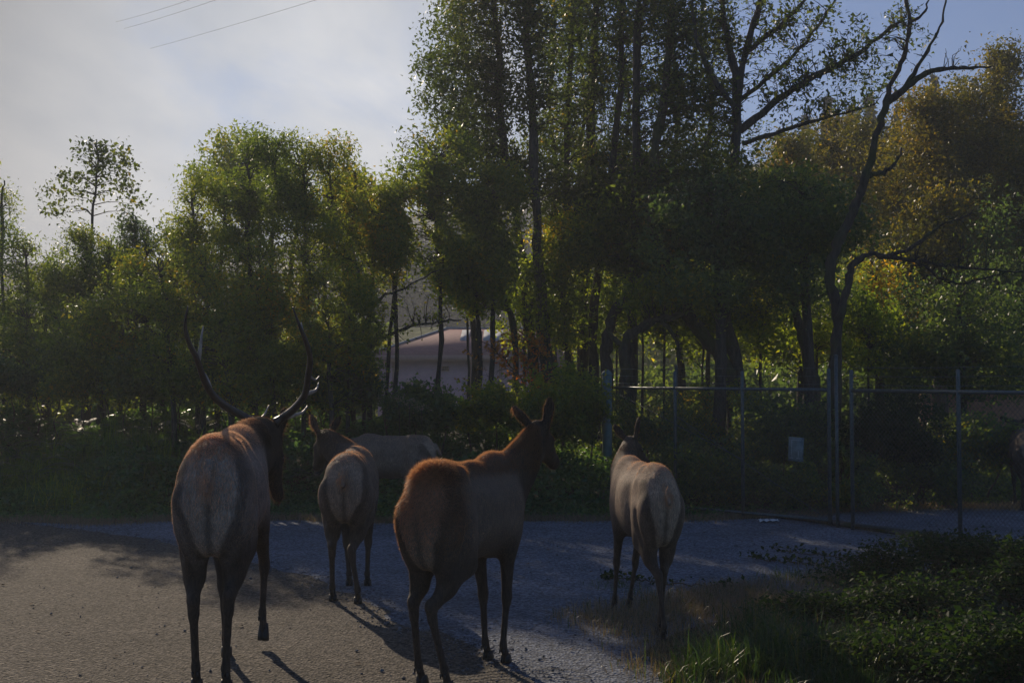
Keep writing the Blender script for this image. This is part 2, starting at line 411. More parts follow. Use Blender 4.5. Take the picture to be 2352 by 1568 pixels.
def ground_h(x, y):
    x = np.asarray(x, float); y = np.asarray(y, float)
    t = np.clip((y - edge_y(x) - 0.3) / 5.0, 0, 1); bank = t * t * (3 - 2 * t)
    left = np.clip((1.5 - x) / 3.0, 0, 1)
    amp = 0.15 + 0.95 * left
    back = np.clip((y - 30) / 12, 0, 1)
    h = bank * amp * (1 - back)
    h = h + 0.06 * bank * fnoise(x, y, 3, 3, 0.8)
    return h - 0.012

xs = np.concatenate([np.linspace(-400, -14, 14), np.linspace(-13.5, 13.5, 109), np.linspace(14, 400, 14)])
ys = np.concatenate([np.linspace(-40, 4, 6), np.linspace(4.5, 34, 119), np.linspace(35, 700, 26)])
XX, YY = np.meshgrid(xs, ys, indexing='ij')
ZZ = ground_h(XX, YY)
V = np.stack([XX, YY, ZZ], -1).reshape(-1, 3)
ny = len(ys); I = np.arange(len(xs) - 1)[:, None] * ny + np.arange(ny - 1)[None, :]
F = np.stack([I, I + ny, I + ny + 1, I + 1], -1).reshape(-1, 4)
props(obj('ground', mesh('ground', V, F, M_soil, True)), kind='structure')

def sheet(name, outline, z, mat):
    from mathutils.geometry import tessellate_polygon
    P = [Vector((p[0], p[1], z)) for p in outline]
    tri = tessellate_polygon([P])
    me = mesh(name, np.array([tuple(p) for p in P]), np.array([t for t in tri]), mat)
    me.update()
    if me.polygons[0].normal.z < 0: me.flip_normals()
    return props(obj(name, me), kind='structure')

def wob(pts, n, amp, seed):
    P = spline([(p[0], p[1], 0) for p in pts], n); r = np.random.default_rng(seed)
    P[:, 0] += amp * fnoise(P[:, 0] * 3, P[:, 1] * 3, seed, 4, 1.5); P[:, 1] += amp * fnoise(P[:, 0] * 3 + 9, P[:, 1] * 3, seed + 1, 4, 1.5)
    return P
far = [(x, float(edge_y(x)) ) for x in np.linspace(-30, 14, 45)]
# right border of the gravel: dry-grass verge in the right foreground
rb = [G(1560, 1690), G(1540, 1568), G(1500, 1510), G(1520, 1470), G(1620, 1430), G(1720, 1400), G(1900, 1370), G(2000, 1340), G(2150, 1300), G(2400, 1275), G(2700, 1270)]
rb = [(p[0], p[1]) for p in rb]
rbw = wob(rb, 90, 0.07, 5)
farw = wob(far, 200, 0.10, 9)
out = [(-30, 1)] + [(p[0], p[1]) for p in farw] + [(14, rbw[-1][1])] + [(p[0], p[1]) for p in rbw[::-1]] + [(rbw[0][0], 1)]
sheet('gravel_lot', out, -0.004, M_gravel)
# asphalt road, lower left, its broken edge running down to the right
re_ = [G(-900, 1178), G(-300, 1180), G(0, 1196), G(200, 1218), G(420, 1252), G(640, 1305), G(820, 1372), G(960, 1440), G(1120, 1500), G(1290, 1590), G(1420, 1700)]
rew = wob([(p[0], p[1]) for p in re_], 400, 0.11, 12)
rew = rew[(rew[:, 1] > 2)]
out = [(-30, 1)] + [(-30, rew[0][1])] + [(p[0], p[1]) for p in rew] + [(rew[-1][0], 1)]
sheet('road', out, 0.0, M_asphalt)

# hills far behind
def hill(name, z0, z1, x0, x1, prof, mat, seed, rough, n=(160, 24)):
    xs = np.linspace(x0, x1, n[0]); vs_ = np.linspace(0, 1, n[1])
    X, T = np.meshgrid(xs, vs_, indexing='ij')
    Y = z0 + (z1 - z0) * T
    zf = np.interp(X / Y * FPX + CX, [p[0] for p in prof], [p[1] for p in prof])
    top = HC + (HOR - zf) / FPX * z1
    Z = -1 + (top + 1) * np.sin(T * PI / 2) ** 1.0 + rough * T * fnoise(X, Y * 1.0, seed, 5, 0.12)
    V = np.stack([X, Y, Z], -1).reshape(-1, 3); m = n[1]
    I = np.arange(n[0] - 1)[:, None] * m + np.arange(m - 1)[None]
    F = np.stack([I, I + m, I + m + 1, I + 1], -1).reshape(-1, 4)
    return props(obj(name, mesh(name, V, F, mat, True)), kind='structure')
M_hill = ground_mat('forested_hill', [(0.3, (0.012, 0.020, 0.012)), (0.7, (0.024, 0.034, 0.018))], 0.08, 0.9, 0.0, 0.1, 0.3, 1.0)
M_meadow = ground_mat('meadow', [(0.3, (0.10, 0.12, 0.03)), (0.7, (0.16, 0.16, 0.05))], 0.2, 3, 0.5, 0.1, 0.3, 1.0)
hill('hill', 150, 300, -420, 420, [(-2000, 640), (0, 640), (500, 610), (850, 545), (1100, 470), (1500, 440), (1700, 410), (1850, 380), (2000, 350), (2200, 310), (3500, 280)], M_hill, 4, 2.2)
mm_ = MB(); mm_.add([(-9, 56, -0.5), (9, 56, -0.5), (14, 84, 6.6), (-13, 84, 6.2)], [(0, 1, 2, 3)])
props(mm_.build('meadow', M_meadow), kind='structure')

# ------------------------------------------------------------------ leaves and blades
def leaves(C, size, aspect=0.42, jitter=0.35, flat=0.35, rnd=None, rg=rng, tri=False):
    """rhombic folded leaves at centres C"""
    n = len(C)
    nrm = rg.normal(size=(n, 3)); nrm[:, 2] += flat * 2; nrm /= np.linalg.norm(nrm, axis=1)[:, None]
    d = rg.normal(size=(n, 3)); d[:, 2] -= 0.5
    d -= (d * nrm).sum(1)[:, None] * nrm; d /= np.linalg.norm(d, axis=1)[:, None]
    s = np.cross(nrm, d)
    l = size * (1 + jitter * rg.normal(size=n)).clip(0.45, 1.8); l = l[:, None]
    w = l * aspect
    if tri:
        V = np.stack([C - d * l * 0.45 + s * w * 0.45, C - d * l * 0.35 - s * w * 0.55, C + d * l * 0.55 - nrm * l * 0.05], 1)
        return V.reshape(-1, 3), np.arange(n * 3).reshape(-1, 3), np.repeat(rg.random(n) if rnd is None else rnd, 3)
    V = np.stack([C - d * l * 0.5, C + s * w * 0.5 + nrm * w * 0.18 - d * l * 0.05, C + d * l * 0.5 - nrm * l * 0.06, C - s * w * 0.5 + nrm * w * 0.18 - d * l * 0.05], 1)
    b = np.arange(n)[:, None] * 4
    F = np.concatenate([b + [0, 1, 2], b + [0, 2, 3]], 1).reshape(-1, 3)
    r = (rg.random(n) if rnd is None else rnd)
    return V.reshape(-1, 3), F, np.repeat(r, 4)

def blades(base, length, width, lean=0.5, rnd=None, rg=rng, curve=0.5):
    n = len(base)
    a = rg.uniform(0, 2 * PI, n); h = np.stack([np.cos(a), np.sin(a), np.zeros(n)], 1)
    side = np.stack([-np.sin(a + rg.normal(0, 0.6, n)), np.cos(a + rg.normal(0, 0.6, n)), np.zeros(n)], 1)
    l = (length * rg.uniform(0.5, 1.25, n))[:, None]; ln = (np.abs(rg.normal(0, lean, n)))[:, None]
    up = np.array([[0, 0, 1.0]])
    m1 = base + l * 0.38 * (up + h * ln * 0.5); m2 = base + l * 0.72 * (up * (1 - 0.12 * ln) + h * ln * (0.55 + curve * 0.3)); tip = base + l * (up * (1 - 0.35 * np.minimum(ln, 1.5) * curve * 1.6) + h * ln * (0.9 + curve * 0.5))
    w = (width * rg.uniform(0.6, 1.3, n))[:, None] * side * 0.5
    V = np.stack([base - w * 0.7, base + w * 0.7, m1 - w, m1 + w, m2 - w * 0.7, m2 + w * 0.7, tip], 1)
    b = np.arange(n)[:, None] * 7
    Q = np.concatenate([b + [0, 1, 3, 2], b + [2, 3, 5, 4]], 1).reshape(-1, 4); T = b + [4, 5, 6]
    r = rg.random(n) if rnd is None else rnd
    return V.reshape(-1, 3), [Q, T], np.repeat(r, 7)

def veg_noise(P, seed, s=1.0):
    return 0.5 + 0.5 * np.tanh(1.2 * fnoise(P[:, 0] * s + P[:, 2] * 0.7 * s, P[:, 2] * s + P[:, 1] * 0.5 * s, seed, 3, 1.6))

# ------------------------------------------------------------------ trees
def tree(name, label, cat, stems, blobs, leafm, barkm=M_bark, lsize=0.075, group=None, twigs=260, per=26, seed=1,
         spread=0.22, aspect=0.5, moss=None, rootz=None, limb_r=0.035, bare=0, tw_r=0.006, tipbare=0.0, crown_name='crown', hue=0.0, gap=0.42, quad=False, dens=1.15):
    """stems: list of (list of 3D points, r0, r1). blobs: list of (centre, (rx,ry,rz), weight)"""
    rg = np.random.default_rng(seed)
    base = np.array(stems[0][0][0], float)
    root = empty(name, tuple(base)); props(root, label, cat, group)
    nodes = []; nr = []; tb = MB()
    for pts, r0, r1 in stems:
        P = spline(pts, max(8, len(pts) * 4)); R = np.linspace(r0, r1, len(P))
        if pts is stems[0][0]: R[0] *= 1.5; R[1] *= 1.15
        P[1:-1] += rg.normal(0, 0.012, P[1:-1].shape)
        tb.tube(P - base, R * (1 + 0.12 * rg.normal(size=len(R))), 8)
        nodes.append(P); nr.append(R)
    k0 = len(np.concatenate(nodes)) // 6 if len(blobs) else 0
    nodes = np.concatenate(nodes); nr = np.concatenate(nr)
    tb.build('trunk', barkm, root, True)
    if not len(blobs): return root
    w = np.array([b[2] for b in blobs], float); w /= w.sum()
    A = []
    for i in rg.choice(len(blobs), twigs, p=w):
        c, r, _ = blobs[i]
        d = rg.normal(size=3); d /= np.linalg.norm(d); q = rg.random() ** 0.42
        A.append(np.array(c) + d * q * np.array(r))
    A = np.array(A)
    d0 = np.min(np.linalg.norm(A[:, None] - nodes[None, ::2], axis=2), axis=1)
    A = A[np.argsort(d0)]
    NB = [nodes]; NRr = [nr]; allN = nodes; allR = nr
    bm = MB(); LC = []
    for a in A:
        dv = a - allN; dist = np.linalg.norm(dv, axis=1)
        # prefer attaching lower than the target
        cost = dist + 0.8 * np.maximum(0, allN[:, 2] - a[2] + 0.1 * dist) + 0.25 / (allR * 30 + 0.3)
        j = int(np.argmin(cost)); p = allN[j]; D = dist[j]
        if D > 6: continue
        r0 = min(allR[j] * 0.7, max(tw_r * 1.3, limb_r * D / 3.0 + tw_r)); m = max(4, int(D / 0.25) + 2)
        mid1 = p + (a - p) * 0.35 + np.array([0, 0, 0.12 * D]) + rg.normal(0, 0.07 * D, 3)
        mid2 = p + (a - p) * 0.7 + np.array([0, 0, 0.10 * D]) + rg.normal(0, 0.06 * D, 3)
        P = spline([p, mid1, mid2, a], m); R = np.linspace(r0, tw_r * 0.5, m)
        bm.tube(P - base, R, 3 if r0 < 0.02 else 5, False)
        allN = np.concatenate([allN, P[1:]]); allR = np.concatenate([allR, R[1:]])
        k = rg.poisson(per * dens)
        if k and rg.random() >= tipbare:
            t = rg.random(k) ** 0.6 * (m - 1); ii = t.astype(int).clip(0, m - 2); fr = (t - ii)[:, None]
            q = P[ii] * (1 - fr) + P[ii + 1] * fr
            LC.append(q + rg.normal(0, spread * 0.7, (k, 3)) * np.array([1, 1, 0.75]))
    if bm.n: bm.build('branches', barkm, root, False)['kind'] = 'stuff'
    if LC:
        C = np.concatenate(LC); C = C[veg_noise(C, seed + 9, 2.6) + 0.25 * veg_noise(C, seed + 10, 0.8) > gap] - base
        rn = (0.6 * rg.random(len(C)) + 0.55 * veg_noise(C + base, seed + 5, 0.9) - 0.08 + hue).clip(0, 1)
        V, F, r = leaves(C, lsize, aspect * 1.15, rnd=rn, rg=rg, tri=not quad)
        obj(crown_name, mesh(crown_name, V, F, leafm, attrs={'rnd': r}), root)
    return root

def stem(pix, z, r0, r1, zs=None, root=True):
    """trunk polyline from photo positions at distance z, first point carried down to the ground"""
    P = [W(p[0], p[1], z if zs is None else zs[i]) for i, p in enumerate(pix)]
    if root:
        g = P[0].copy(); g[0] = P[0][0] + (P[0][0] - P[1][0]) * 0.2; g[2] = float(ground_h(g[0], g[1])) - 0.05
        P = [g] + P
    return (P, r0, r1)

def blob(px, py, z, rx, ry, w=1.0, rz=None):
    s = z / FPX
    return (W(px, py, z), (rx * s, (rz if rz else rx * s), ry * s), w)
# ------------------------------------------------------------------ elk
def surface_nets(D, org, h):
    nx, ny_, nz_ = D.shape
    S = D < 0
    c = np.zeros((nx - 1, ny_ - 1, nz_ - 1), np.int8)
    for i in (0, 1):
        for j in (0, 1):
            for k in (0, 1): c += S[i:nx - 1 + i, j:ny_ - 1 + j, k:nz_ - 1 + k]
    act = (c > 0) & (c < 8)
    idx = np.full(c.shape, -1, np.int64); ijk = np.argwhere(act); idx[act] = np.arange(len(ijk))
    i, j, k = ijk.T
    acc = np.zeros((len(ijk), 3)); cnt = np.zeros(len(ijk))
    cor = [(a, b, d) for a in (0, 1) for b in (0, 1) for d in (0, 1)]
    for a in cor:
        for ax in range(3):
            if a[ax]: continue
            b = list(a); b[ax] = 1
            va = D[i + a[0], j + a[1], k + a[2]]; vb = D[i + b[0], j + b[1], k + b[2]]
            m = (va < 0) != (vb < 0)
            t = np.where(m, va / np.where(m, va - vb, 1), 0)
            p = np.tile(np.array(a, float), (len(ijk), 1)); p[:, ax] += t
            acc[m] += p[m]; cnt[m] += 1
    V = (acc / cnt[:, None] + ijk) * h + org
    Q = []
    for ax in range(3):
        sl0 = [slice(None)] * 3; sl1 = [slice(None)] * 3; sl0[ax] = slice(0, -1); sl1[ax] = slice(1, None)
        s0 = S[tuple(sl0)]; s1 = S[tuple(sl1)]
        e = np.argwhere(s0 != s1); flip = s0[tuple(e.T)]
        o1, o2 = [(1, 2), (2, 0), (0, 1)][ax]
        ok = (e[:, o1] > 0) & (e[:, o2] > 0) & (e[:, o1] < D.shape[o1] - 1) & (e[:, o2] < D.shape[o2] - 1)
        e = e[ok]; flip = flip[ok]
        def at(d1, d2):
            q = e.copy(); q[:, o1] -= d1; q[:, o2] -= d2; return idx[tuple(q.T)]
        q = np.stack([at(1, 1), at(0, 1), at(0, 0), at(1, 0)], 1)
        q[~flip] = q[~flip][:, ::-1]
        Q.append(q)
    return V, np.concatenate(Q)

def unit(v):
    v = np.asarray(v, float); return v / (np.linalg.norm(v) + 1e-12)

def build_sdf(prims, h=0.0125):
    lo = np.array([9.0] * 3); hi = -lo
    for p in prims:
        if p['s'] > 0: lo = np.minimum(lo, p['lo']); hi = np.maximum(hi, p['hi'])
    lo -= 3 * h; hi += 3 * h
    n = np.ceil((hi - lo) / h).astype(int) + 1
    D = np.full(n, 0.5, np.float32)
    for p in prims:
        m = p['k'] + 0.03
        a = np.clip(((p['lo'] - m - lo) / h).astype(int), 0, n - 1); b = np.clip(((p['hi'] + m - lo) / h).astype(int) + 2, 1, n)
        g = [lo[q] + h * np.arange(a[q], b[q]) for q in range(3)]
        X, Y, Z = np.meshgrid(*g, indexing='ij')
        P = np.stack([X, Y, Z], -1).astype(np.float32)
        d = p['f'](P)
        sl = D[a[0]:b[0], a[1]:b[1], a[2]:b[2]]; k = p['k']
        if p['s'] > 0:
            hh = np.maximum(k - np.abs(sl - d), 0) / k
            sl[...] = np.minimum(sl, d) - hh * hh * k * 0.25
        else:
            hh = np.maximum(k - np.abs(sl + d), 0) / k
            sl[...] = np.maximum(sl, -d) + hh * hh * k * 0.25
    return surface_nets(D, lo, h)

def cone(a, b, ra, rb, k=0.05, sq=(1, 1, 1), s=1):
    a = np.array(a, float); b = np.array(b, float); sq = np.array(sq, float)
    A = a / sq; B = b / sq; ba = B - A; bb = ba @ ba + 1e-9; mn = sq.min()
    def f(P):
        q = P / sq; pa = q - A
        t = np.clip((pa @ ba) / bb, 0, 1)
        return (np.linalg.norm(pa - t[..., None] * ba, axis=-1) - (ra + (rb - ra) * t)) * mn
    R = max(ra, rb) * sq
    return dict(f=f, lo=np.minimum(a, b) - R, hi=np.maximum(a, b) + R, k=k, s=s)

def ell(c, r, R=None, k=0.06, s=1):
    c = np.array(c, float); r = np.array(r, float); R = np.eye(3) if R is None else np.array(R, float)  # rows: local axes
    def f(P):
        q = (P - c) @ R.T
        k0 = np.linalg.norm(q / r, axis=-1); k1 = np.linalg.norm(q / (r * r), axis=-1) + 1e-6
        return k0 * (k0 - 1) / k1
    ext = np.sqrt(((R.T * r) ** 2).sum(1))
    return dict(f=f, lo=c - ext, hi=c + ext, k=k, s=s)

def frame(fwd, up):
    f = unit(fwd); r = unit(np.cross(f, up)); u = np.cross(r, f)
    return r, f, u

def rotx(a):
    c, s = math.cos(a), math.sin(a); return np.array([[1, 0, 0], [0, c, s], [0, -s, c]])

def make_elk(name, label, loc, heading, scale, hind, fore, neck, headf, ears, bull=False, seed=1, res=0.0145, furn=14000, furlen=0.022,
             rough_rump=0.0, tone=1.0, fat=1.0, headup=(0, 0, 1), hoof_up=None, tail=True, squash=(1, 1), group='elk walking up the road'):
    """all coordinates in elk space: +Y forward, X right, hooves at z 0"""
    rg = np.random.default_rng(seed)
    P = []
    # trunk
    P += [ell((0, -0.50, 1.09), (0.225, 0.30, 0.27), k=0.08), ell((0, -0.06, 1.01), (0.268 * fat, 0.52, 0.285 * fat), k=0.10),
          ell((0, 0.36, 1.03), (0.225, 0.34, 0.34), k=0.10), ell((0, -0.66, 1.0), (0.185, 0.17, 0.26), k=0.07),
          cone((0, -0.62, 1.235), (0, 0.0, 1.22), 0.105, 0.10, 0.09), cone((0, 0.0, 1.22), (0, 0.40, 1.25), 0.10, 0.115, 0.09),
          ell((0, 0.62, 1.02), (0.15, 0.16, 0.23), k=0.08)]
    # spine ridge and hip bones
    P += [cone((0, -0.40, 1.335), (0, 0.05, 1.30), 0.022, 0.02, 0.06), cone((-0.10, -0.36, 1.30), (-0.16, -0.42, 1.22), 0.035, 0.03, 0.06), cone((0.10, -0.36, 1.30), (0.16, -0.42, 1.22), 0.035, 0.03, 0.06)]
    hooves = []
    for sx, (st, hk, fe, ho) in zip((-1, 1), hind):
        st, hk, fe, ho = map(np.array, (st, hk, fe, ho))
        hip = np.array([sx * 0.12, -0.50, 1.06])
        P += [cone(hip, st * 0.45 + hip * 0.55 + [0, -0.05, 0], 0.165, 0.155, 0.08, (0.8, 1.15, 1)), cone(hip * 0.4 + st * 0.6 + [0, -0.06, 0], st + [0, -0.03, -0.04], 0.135, 0.092, 0.07, (0.78, 1.1, 1)),
              cone(hip + [sx * 0.015, -0.17, -0.02], st * 0.75 + hk * 0.25 + [-sx * 0.0, -0.10, 0.02], 0.10, 0.062, 0.06),
              cone(np.array([sx * 0.115, -0.64, 0.98]), np.array([sx * 0.105, -0.60, 0.66]) * 0.5 + (st * 0.5 + hk * 0.5) * 0.5 + [0, 0, -0.02], 0.125, 0.070, 0.07),
              cone(st + [0, -0.02, 0], hk * 0.85 + st * 0.15, 0.098, 0.043, 0.05), cone(st * 0.55 + hk * 0.45 + [0, -0.035, 0], hk + [0, -0.025, 0.02], 0.040, 0.026, 0.03),
              cone(hk + [0, 0, 0.03], hk * 0.86 + fe * 0.14, 0.044, 0.033, 0.025), ell(hk + [0, -0.035, 0.035], (0.022, 0.028, 0.038), k=0.02), cone(hk * 0.88 + fe * 0.12, fe, 0.029, 0.024, 0.03),
              cone(hk * 0.85 + fe * 0.15 + [0, -0.012, 0], fe + [0, -0.012, 0.02], 0.017, 0.017, 0.02),
              ell(fe, (0.031, 0.033, 0.034), k=0.02), cone(fe, ho + [0, 0, 0.035], 0.025, 0.033, 0.02)]
        hooves.append((ho, fe))
    for sx, (el, kn, fe, ho) in zip((-1, 1), fore):
        el, kn, fe, ho = map(np.array, (el, kn, fe, ho))
        sh = np.array([sx * 0.13, 0.40, 1.05])
        P += [ell((sh * 0.6 + el * 0.4), (0.085, 0.155, 0.25), rotx(0.2), 0.08), cone(sh * 0.35 + el * 0.65, el + [0, 0, -0.03], 0.10, 0.074, 0.06, (0.8, 1.1, 1)),
              cone(el, kn + [0, 0, 0.03], 0.070, 0.040, 0.04), ell(kn, (0.038, 0.042, 0.058), k=0.03), cone(kn, fe, 0.030, 0.0235, 0.03),
              cone(kn + [0, -0.012, -0.05], fe + [0, -0.012, 0.02], 0.016, 0.016, 0.02),
              ell(fe, (0.030, 0.032, 0.034), k=0.02), cone(fe, ho + [0, 0, 0.035], 0.0245, 0.033, 0.02)]
        hooves.append((ho, fe))
    # cleft between the hams, flank hollows
    P += [cone((0, -0.88, 1.06), (0, -0.80, 0.62), 0.030, 0.05, 0.08, s=-1)]
    for sx in (-1, 1):
        P.append(ell((sx * 0.315, -0.28, 1.10), (0.06, 0.10, 0.14), k=0.10, s=-1))
        P.append(cone((sx * 0.275, -0.27, 1.14), (sx * 0.255, -0.33, 0.80), 0.03, 0.035, 0.07, s=-1))
        P.append(cone((sx * 0.245, -0.55, 0.98), (sx * 0.215, -0.60, 0.74), 0.018, 0.022, 0.06, s=-1))
        P.append(ell((sx * 0.31, 0.22, 1.12), (0.05, 0.05, 0.16), k=0.09, s=-1))
        if bull is False: P.append(ell((sx * 0.285, -0.52, 1.15), (0.05, 0.10, 0.06), k=0.09, s=-1))
    # neck: points from the withers to the poll
    nk = spline([(0, 0.42, 1.10), *neck], 9); kk = np.linspace(0.215, 0.086, 9)
    if bull: kk = np.linspace(0.24, 0.115, 9)
    for i in range(8): P.append(cone(nk[i], nk[i + 1], kk[i], kk[i + 1], 0.06, (0.78, 1, 1)))
    poll = np.array(neck[-1], float)
    r, f, u = frame(headf, headup)
    Rm = np.array([r, f, u]); hs = 1.0
    def hp(a, b, c): return poll + hs * (r * a + f * b + u * c)
    P += [ell(hp(0, 0.05, 0), (0.082, 0.115, 0.095), Rm, 0.05), ell(hp(0, 0.15, -0.02), (0.068, 0.12, 0.085), Rm, 0.05),
          cone(hp(0, 0.16, 0.0), hp(0, 0.35, -0.022), 0.062, 0.042, 0.04), cone(hp(0, 0.10, -0.07), hp(0, 0.33, -0.055), 0.05, 0.030, 0.04),
          ell(hp(0, 0.375, -0.025), (0.043, 0.045, 0.043), Rm, 0.03),
          ell(hp(0.062, 0.14, 0.035), (0.022, 0.035, 0.02), Rm, 0.03), ell(hp(-0.062, 0.14, 0.035), (0.022, 0.035, 0.02), Rm, 0.03)]
    for sx, (ed, en) in zip((-1, 1), ears):
        b = hp(sx * 0.065, 0.0, 0.05); er, ef, eu = frame(ed, en); ER = np.array([er, ef, eu]); L_ = 0.102 if not bull else 0.09
        P.append(cone(b, b + ef * 0.07, 0.026, 0.026, 0.03))
        P.append(ell(b + ef * (0.03 + L_), (0.047, L_, 0.017), ER, 0.02))
        P.append(ell(b + ef * (0.04 + L_) + eu * 0.020, (0.030, L_ * 0.82, 0.014), ER, 0.012, s=-1))
    # tail
    if tail:
        P += [cone((0, -0.81, 1.22), (0, -0.895, 1.09), 0.034, 0.024, 0.025)]
    V, Q = build_sdf(P, res)
    V[:, 2] = np.maximum(V[:, 2], 0.012)
    # smooth twice
    e = np.concatenate([Q[:, [0, 1]], Q[:, [1, 2]], Q[:, [2, 3]], Q[:, [3, 0]]])
    for lam in (0.5, 0.4):
        acc = np.zeros_like(V); cnt = np.zeros(len(V))
        for a, b in ((0, 1), (1, 0)):
            for q in range(3): acc[:, q] += np.bincount(e[:, a], V[e[:, b], q], len(V))
            cnt += np.bincount(e[:, a], minlength=len(V))
        V = V * (1 - lam) + lam * acc / np.maximum(cnt, 1)[:, None]
    # low relief of muscle and coat
    n1 = np.cross(V[Q[:, 2]] - V[Q[:, 0]], V[Q[:, 3]] - V[Q[:, 1]])
    VN = np.zeros_like(V)
    for c in range(4):
        for q in range(3): VN[:, q] += np.bincount(Q[:, c], n1[:, q], len(V))
    VN /= np.linalg.norm(VN, axis=1)[:, None] + 1e-12
    x, y, z = V.T
    body = np.clip((z - 0.75) / 0.2, 0, 1)
    V = V + VN * (body * (0.0065 * fnoise(y * 7 + x * 4, z * 8, seed, 3, 1.1)))[:, None]
    # coat colours by place on the body
    base = np.array([0.155, 0.106, 0.076]); dark = np.array([0.040, 0.027, 0.019]); pale = np.array([0.28, 0.195, 0.135]) if not bull else np.array([0.32, 0.25, 0.20])
    if bull: base = np.array([0.225, 0.175, 0.145])
    leg = np.clip((0.84 - z + 0.1 * np.clip((np.abs(x) - .1) / .1, 0, 1)) / 0.20, 0, 1)
    dn = np.min(np.stack([np.linalg.norm(V - nk[q], axis=1) - kk[q] for q in range(2, 9)]), axis=0)
    nkd = np.clip(1 - (dn - 0.0) / 0.05, 0, 1) * np.clip((y - 0.36) / 0.14, 0, 1); nkd = np.maximum(nkd, np.clip((y - 0.68) / 0.1, 0, 1) * (z > .8))
    bel = np.clip((0.84 - z) / 0.12, 0, 1)
    legc = np.array([0.064, 0.043, 0.031]); legd = legc
    col = base[None] * (1 - leg[:, None]) + legc[None] * leg[:, None]
    dk = np.clip(nkd + 0.5 * bel * (np.abs(y) < 0.4), 0, 1)[:, None]
    col = col * (1 - dk) + dark[None] * dk
    # rump patch with a dark edge, seen from behind
    wv = 0.015 * fnoise(x * 20, z * 20, seed + 3, 3, 1)
    hw = np.interp(z, [0.64, 0.76, 0.88, 1.02, 1.15, 1.26, 1.36], [0.01, 0.06, 0.115, 0.165, 0.175, 0.14, 0.04]) + wv
    m1 = 0.95 * np.clip((hw + 0.01 - np.abs(x)) / 0.022, 0, 1) * np.clip((-0.60 + 0.12 * np.clip(z - 1.1, 0, 1) + wv - y) / 0.05, 0, 1) * np.clip((z - 0.64) / 0.08, 0, 1)
    edge = np.clip((hw + 0.08 - np.abs(x)) / 0.035, 0, 1) * np.clip((-0.54 - y) / 0.05, 0, 1) * (z < 1.25) * (z > 0.72) * (1 - m1)
    col = col * (1 - 0.45 * edge[:, None])
    m1 = m1[:, None]
    col = col * (1 - m1) + pale[None] * m1
    cleft = np.exp(-(x / 0.026) ** 2) * (y < -0.7) * np.clip((1.12 - z) / 0.1, 0, 1) * (z > 0.7)
    col = col * (1 - 0.6 * cleft[:, None])
    hoofz = np.clip((0.16 - z) / 0.08, 0, 1)[:, None]; col = col * (1 - hoofz) + np.array([0.05, 0.035, 0.026])[None] * hoofz
    col = col * tone
    col *= (1 + 0.10 * fnoise(x * 14 + y * 7, z * 12, seed + 9, 3, 1.0))[:, None]
    col = col.clip(0.008, 0.5)
    root = empty(name, loc, heading); root.scale = (scale * squash[0], scale * squash[1], scale)
    props(root, label, 'elk', group)
    body_o = obj('body', mesh('body', V, Q, M_hide, True, {'hide': col}), root)
    # hooves: two toes each and the dew claws
    hm = None
    for i, (ho, fe) in enumerate(hooves):
        t = MB(); fd = unit(np.array([ho[0] - fe[0], ho[1] - fe[1] + 0.03, 0]))
        if hoof_up is not None and i in hoof_up: fdn = unit(np.array([0, -0.25, -1.0]))
        else: fdn = fd
        sd_ = np.array([fd[1], -fd[0], 0])
        for s_ in (-1, 1):
            c = ho + sd_ * 0.019 * s_
            if hoof_up is not None and i in hoof_up:
                pts = [c + [0, 0.005, 0.07], c + [0, 0, 0.035], c + [0, -0.012, 0.0], c + [0, -0.02, -0.035]]
                t.tube(pts, [0.017, 0.021, 0.026, 0.027], 9)
            else:
                ring = []
                for zz, a, b in ((0.001, 0.052, 0.023), (0.03, 0.045, 0.023), (0.058, 0.030, 0.021)):
                    for q in range(10):
                        an = q * 2 * PI / 10
                        ox = math.cos(an) * a + (0.012 - zz * 0.2); tip = 1.0 if math.cos(an) < 0.3 else 0.75
                        ring.append(c + fd * ox + sd_ * math.sin(an) * b * tip + np.array([0, 0, zz - ho[2] * 0 ]) - np.array([0, 0, 0]))
                ring = np.array(ring); ring[:, 2] += ho[2] if ho[2] > 0.02 else 0
                Fq = [tuple(range(9, -1, -1)), tuple(range(20, 30))]
                for a in range(2):
                    for q in range(10): Fq.append((a * 10 + q, a * 10 + (q + 1) % 10, a * 10 + 10 + (q + 1) % 10, a * 10 + 10 + q))
                t.add(ring, Fq)
            dcl = fe + np.array([0, 0, -0.02]) - fd * 0.024 + sd_ * 0.016 * s_
            t.tube([dcl, dcl - fd * 0.006 + np.array([0, 0, -0.026])], [0.011, 0.005], 6)
        t.build('hoof', M_hoof, root, True)
    # eyes
    for s_ in (-1, 1):
        m = MB(); c = hp(s_ * 0.071, 0.145, 0.028); pts = []
        q = np.array([[math.cos(a) * math.cos(b), math.sin(a) * math.cos(b), math.sin(b)] for b in np.linspace(-1.4, 1.4, 6) for a in np.arange(8) * PI / 4]) * 0.018 + c
        m.add(q, [(i * 8 + j, i * 8 + (j + 1) % 8, i * 8 + 8 + (j + 1) % 8, i * 8 + 8 + j) for i in range(5) for j in range(8)])
        m.build('eye', M_eye, root, True)
    # coat of hair
    A = np.linalg.norm(n1, axis=1) * 0.5
    cz = V[Q].mean(1); wgt = A * (0.35 + 1.2 * (cz[:, 2] > 0.7) + 2.5 * (cz[:, 2] > 1.42))
    rump = np.clip((-0.38 - cz[:, 1]) / 0.25, 0, 1) * np.clip((cz[:, 2] - 0.78) / 0.35, 0, 1)
    ridge = np.clip((cz[:, 2] - 1.24) / 0.06, 0, 1) * (cz[:, 1] < 0.75)
    nmane = np.clip((cz[:, 1] - 0.55) / 0.15, 0, 1)
    wgt = wgt * (1 + 2.0 * rough_rump * rump + 1.5 * ridge)
    fi = rg.choice(len(Q), furn, p=wgt / wgt.sum())
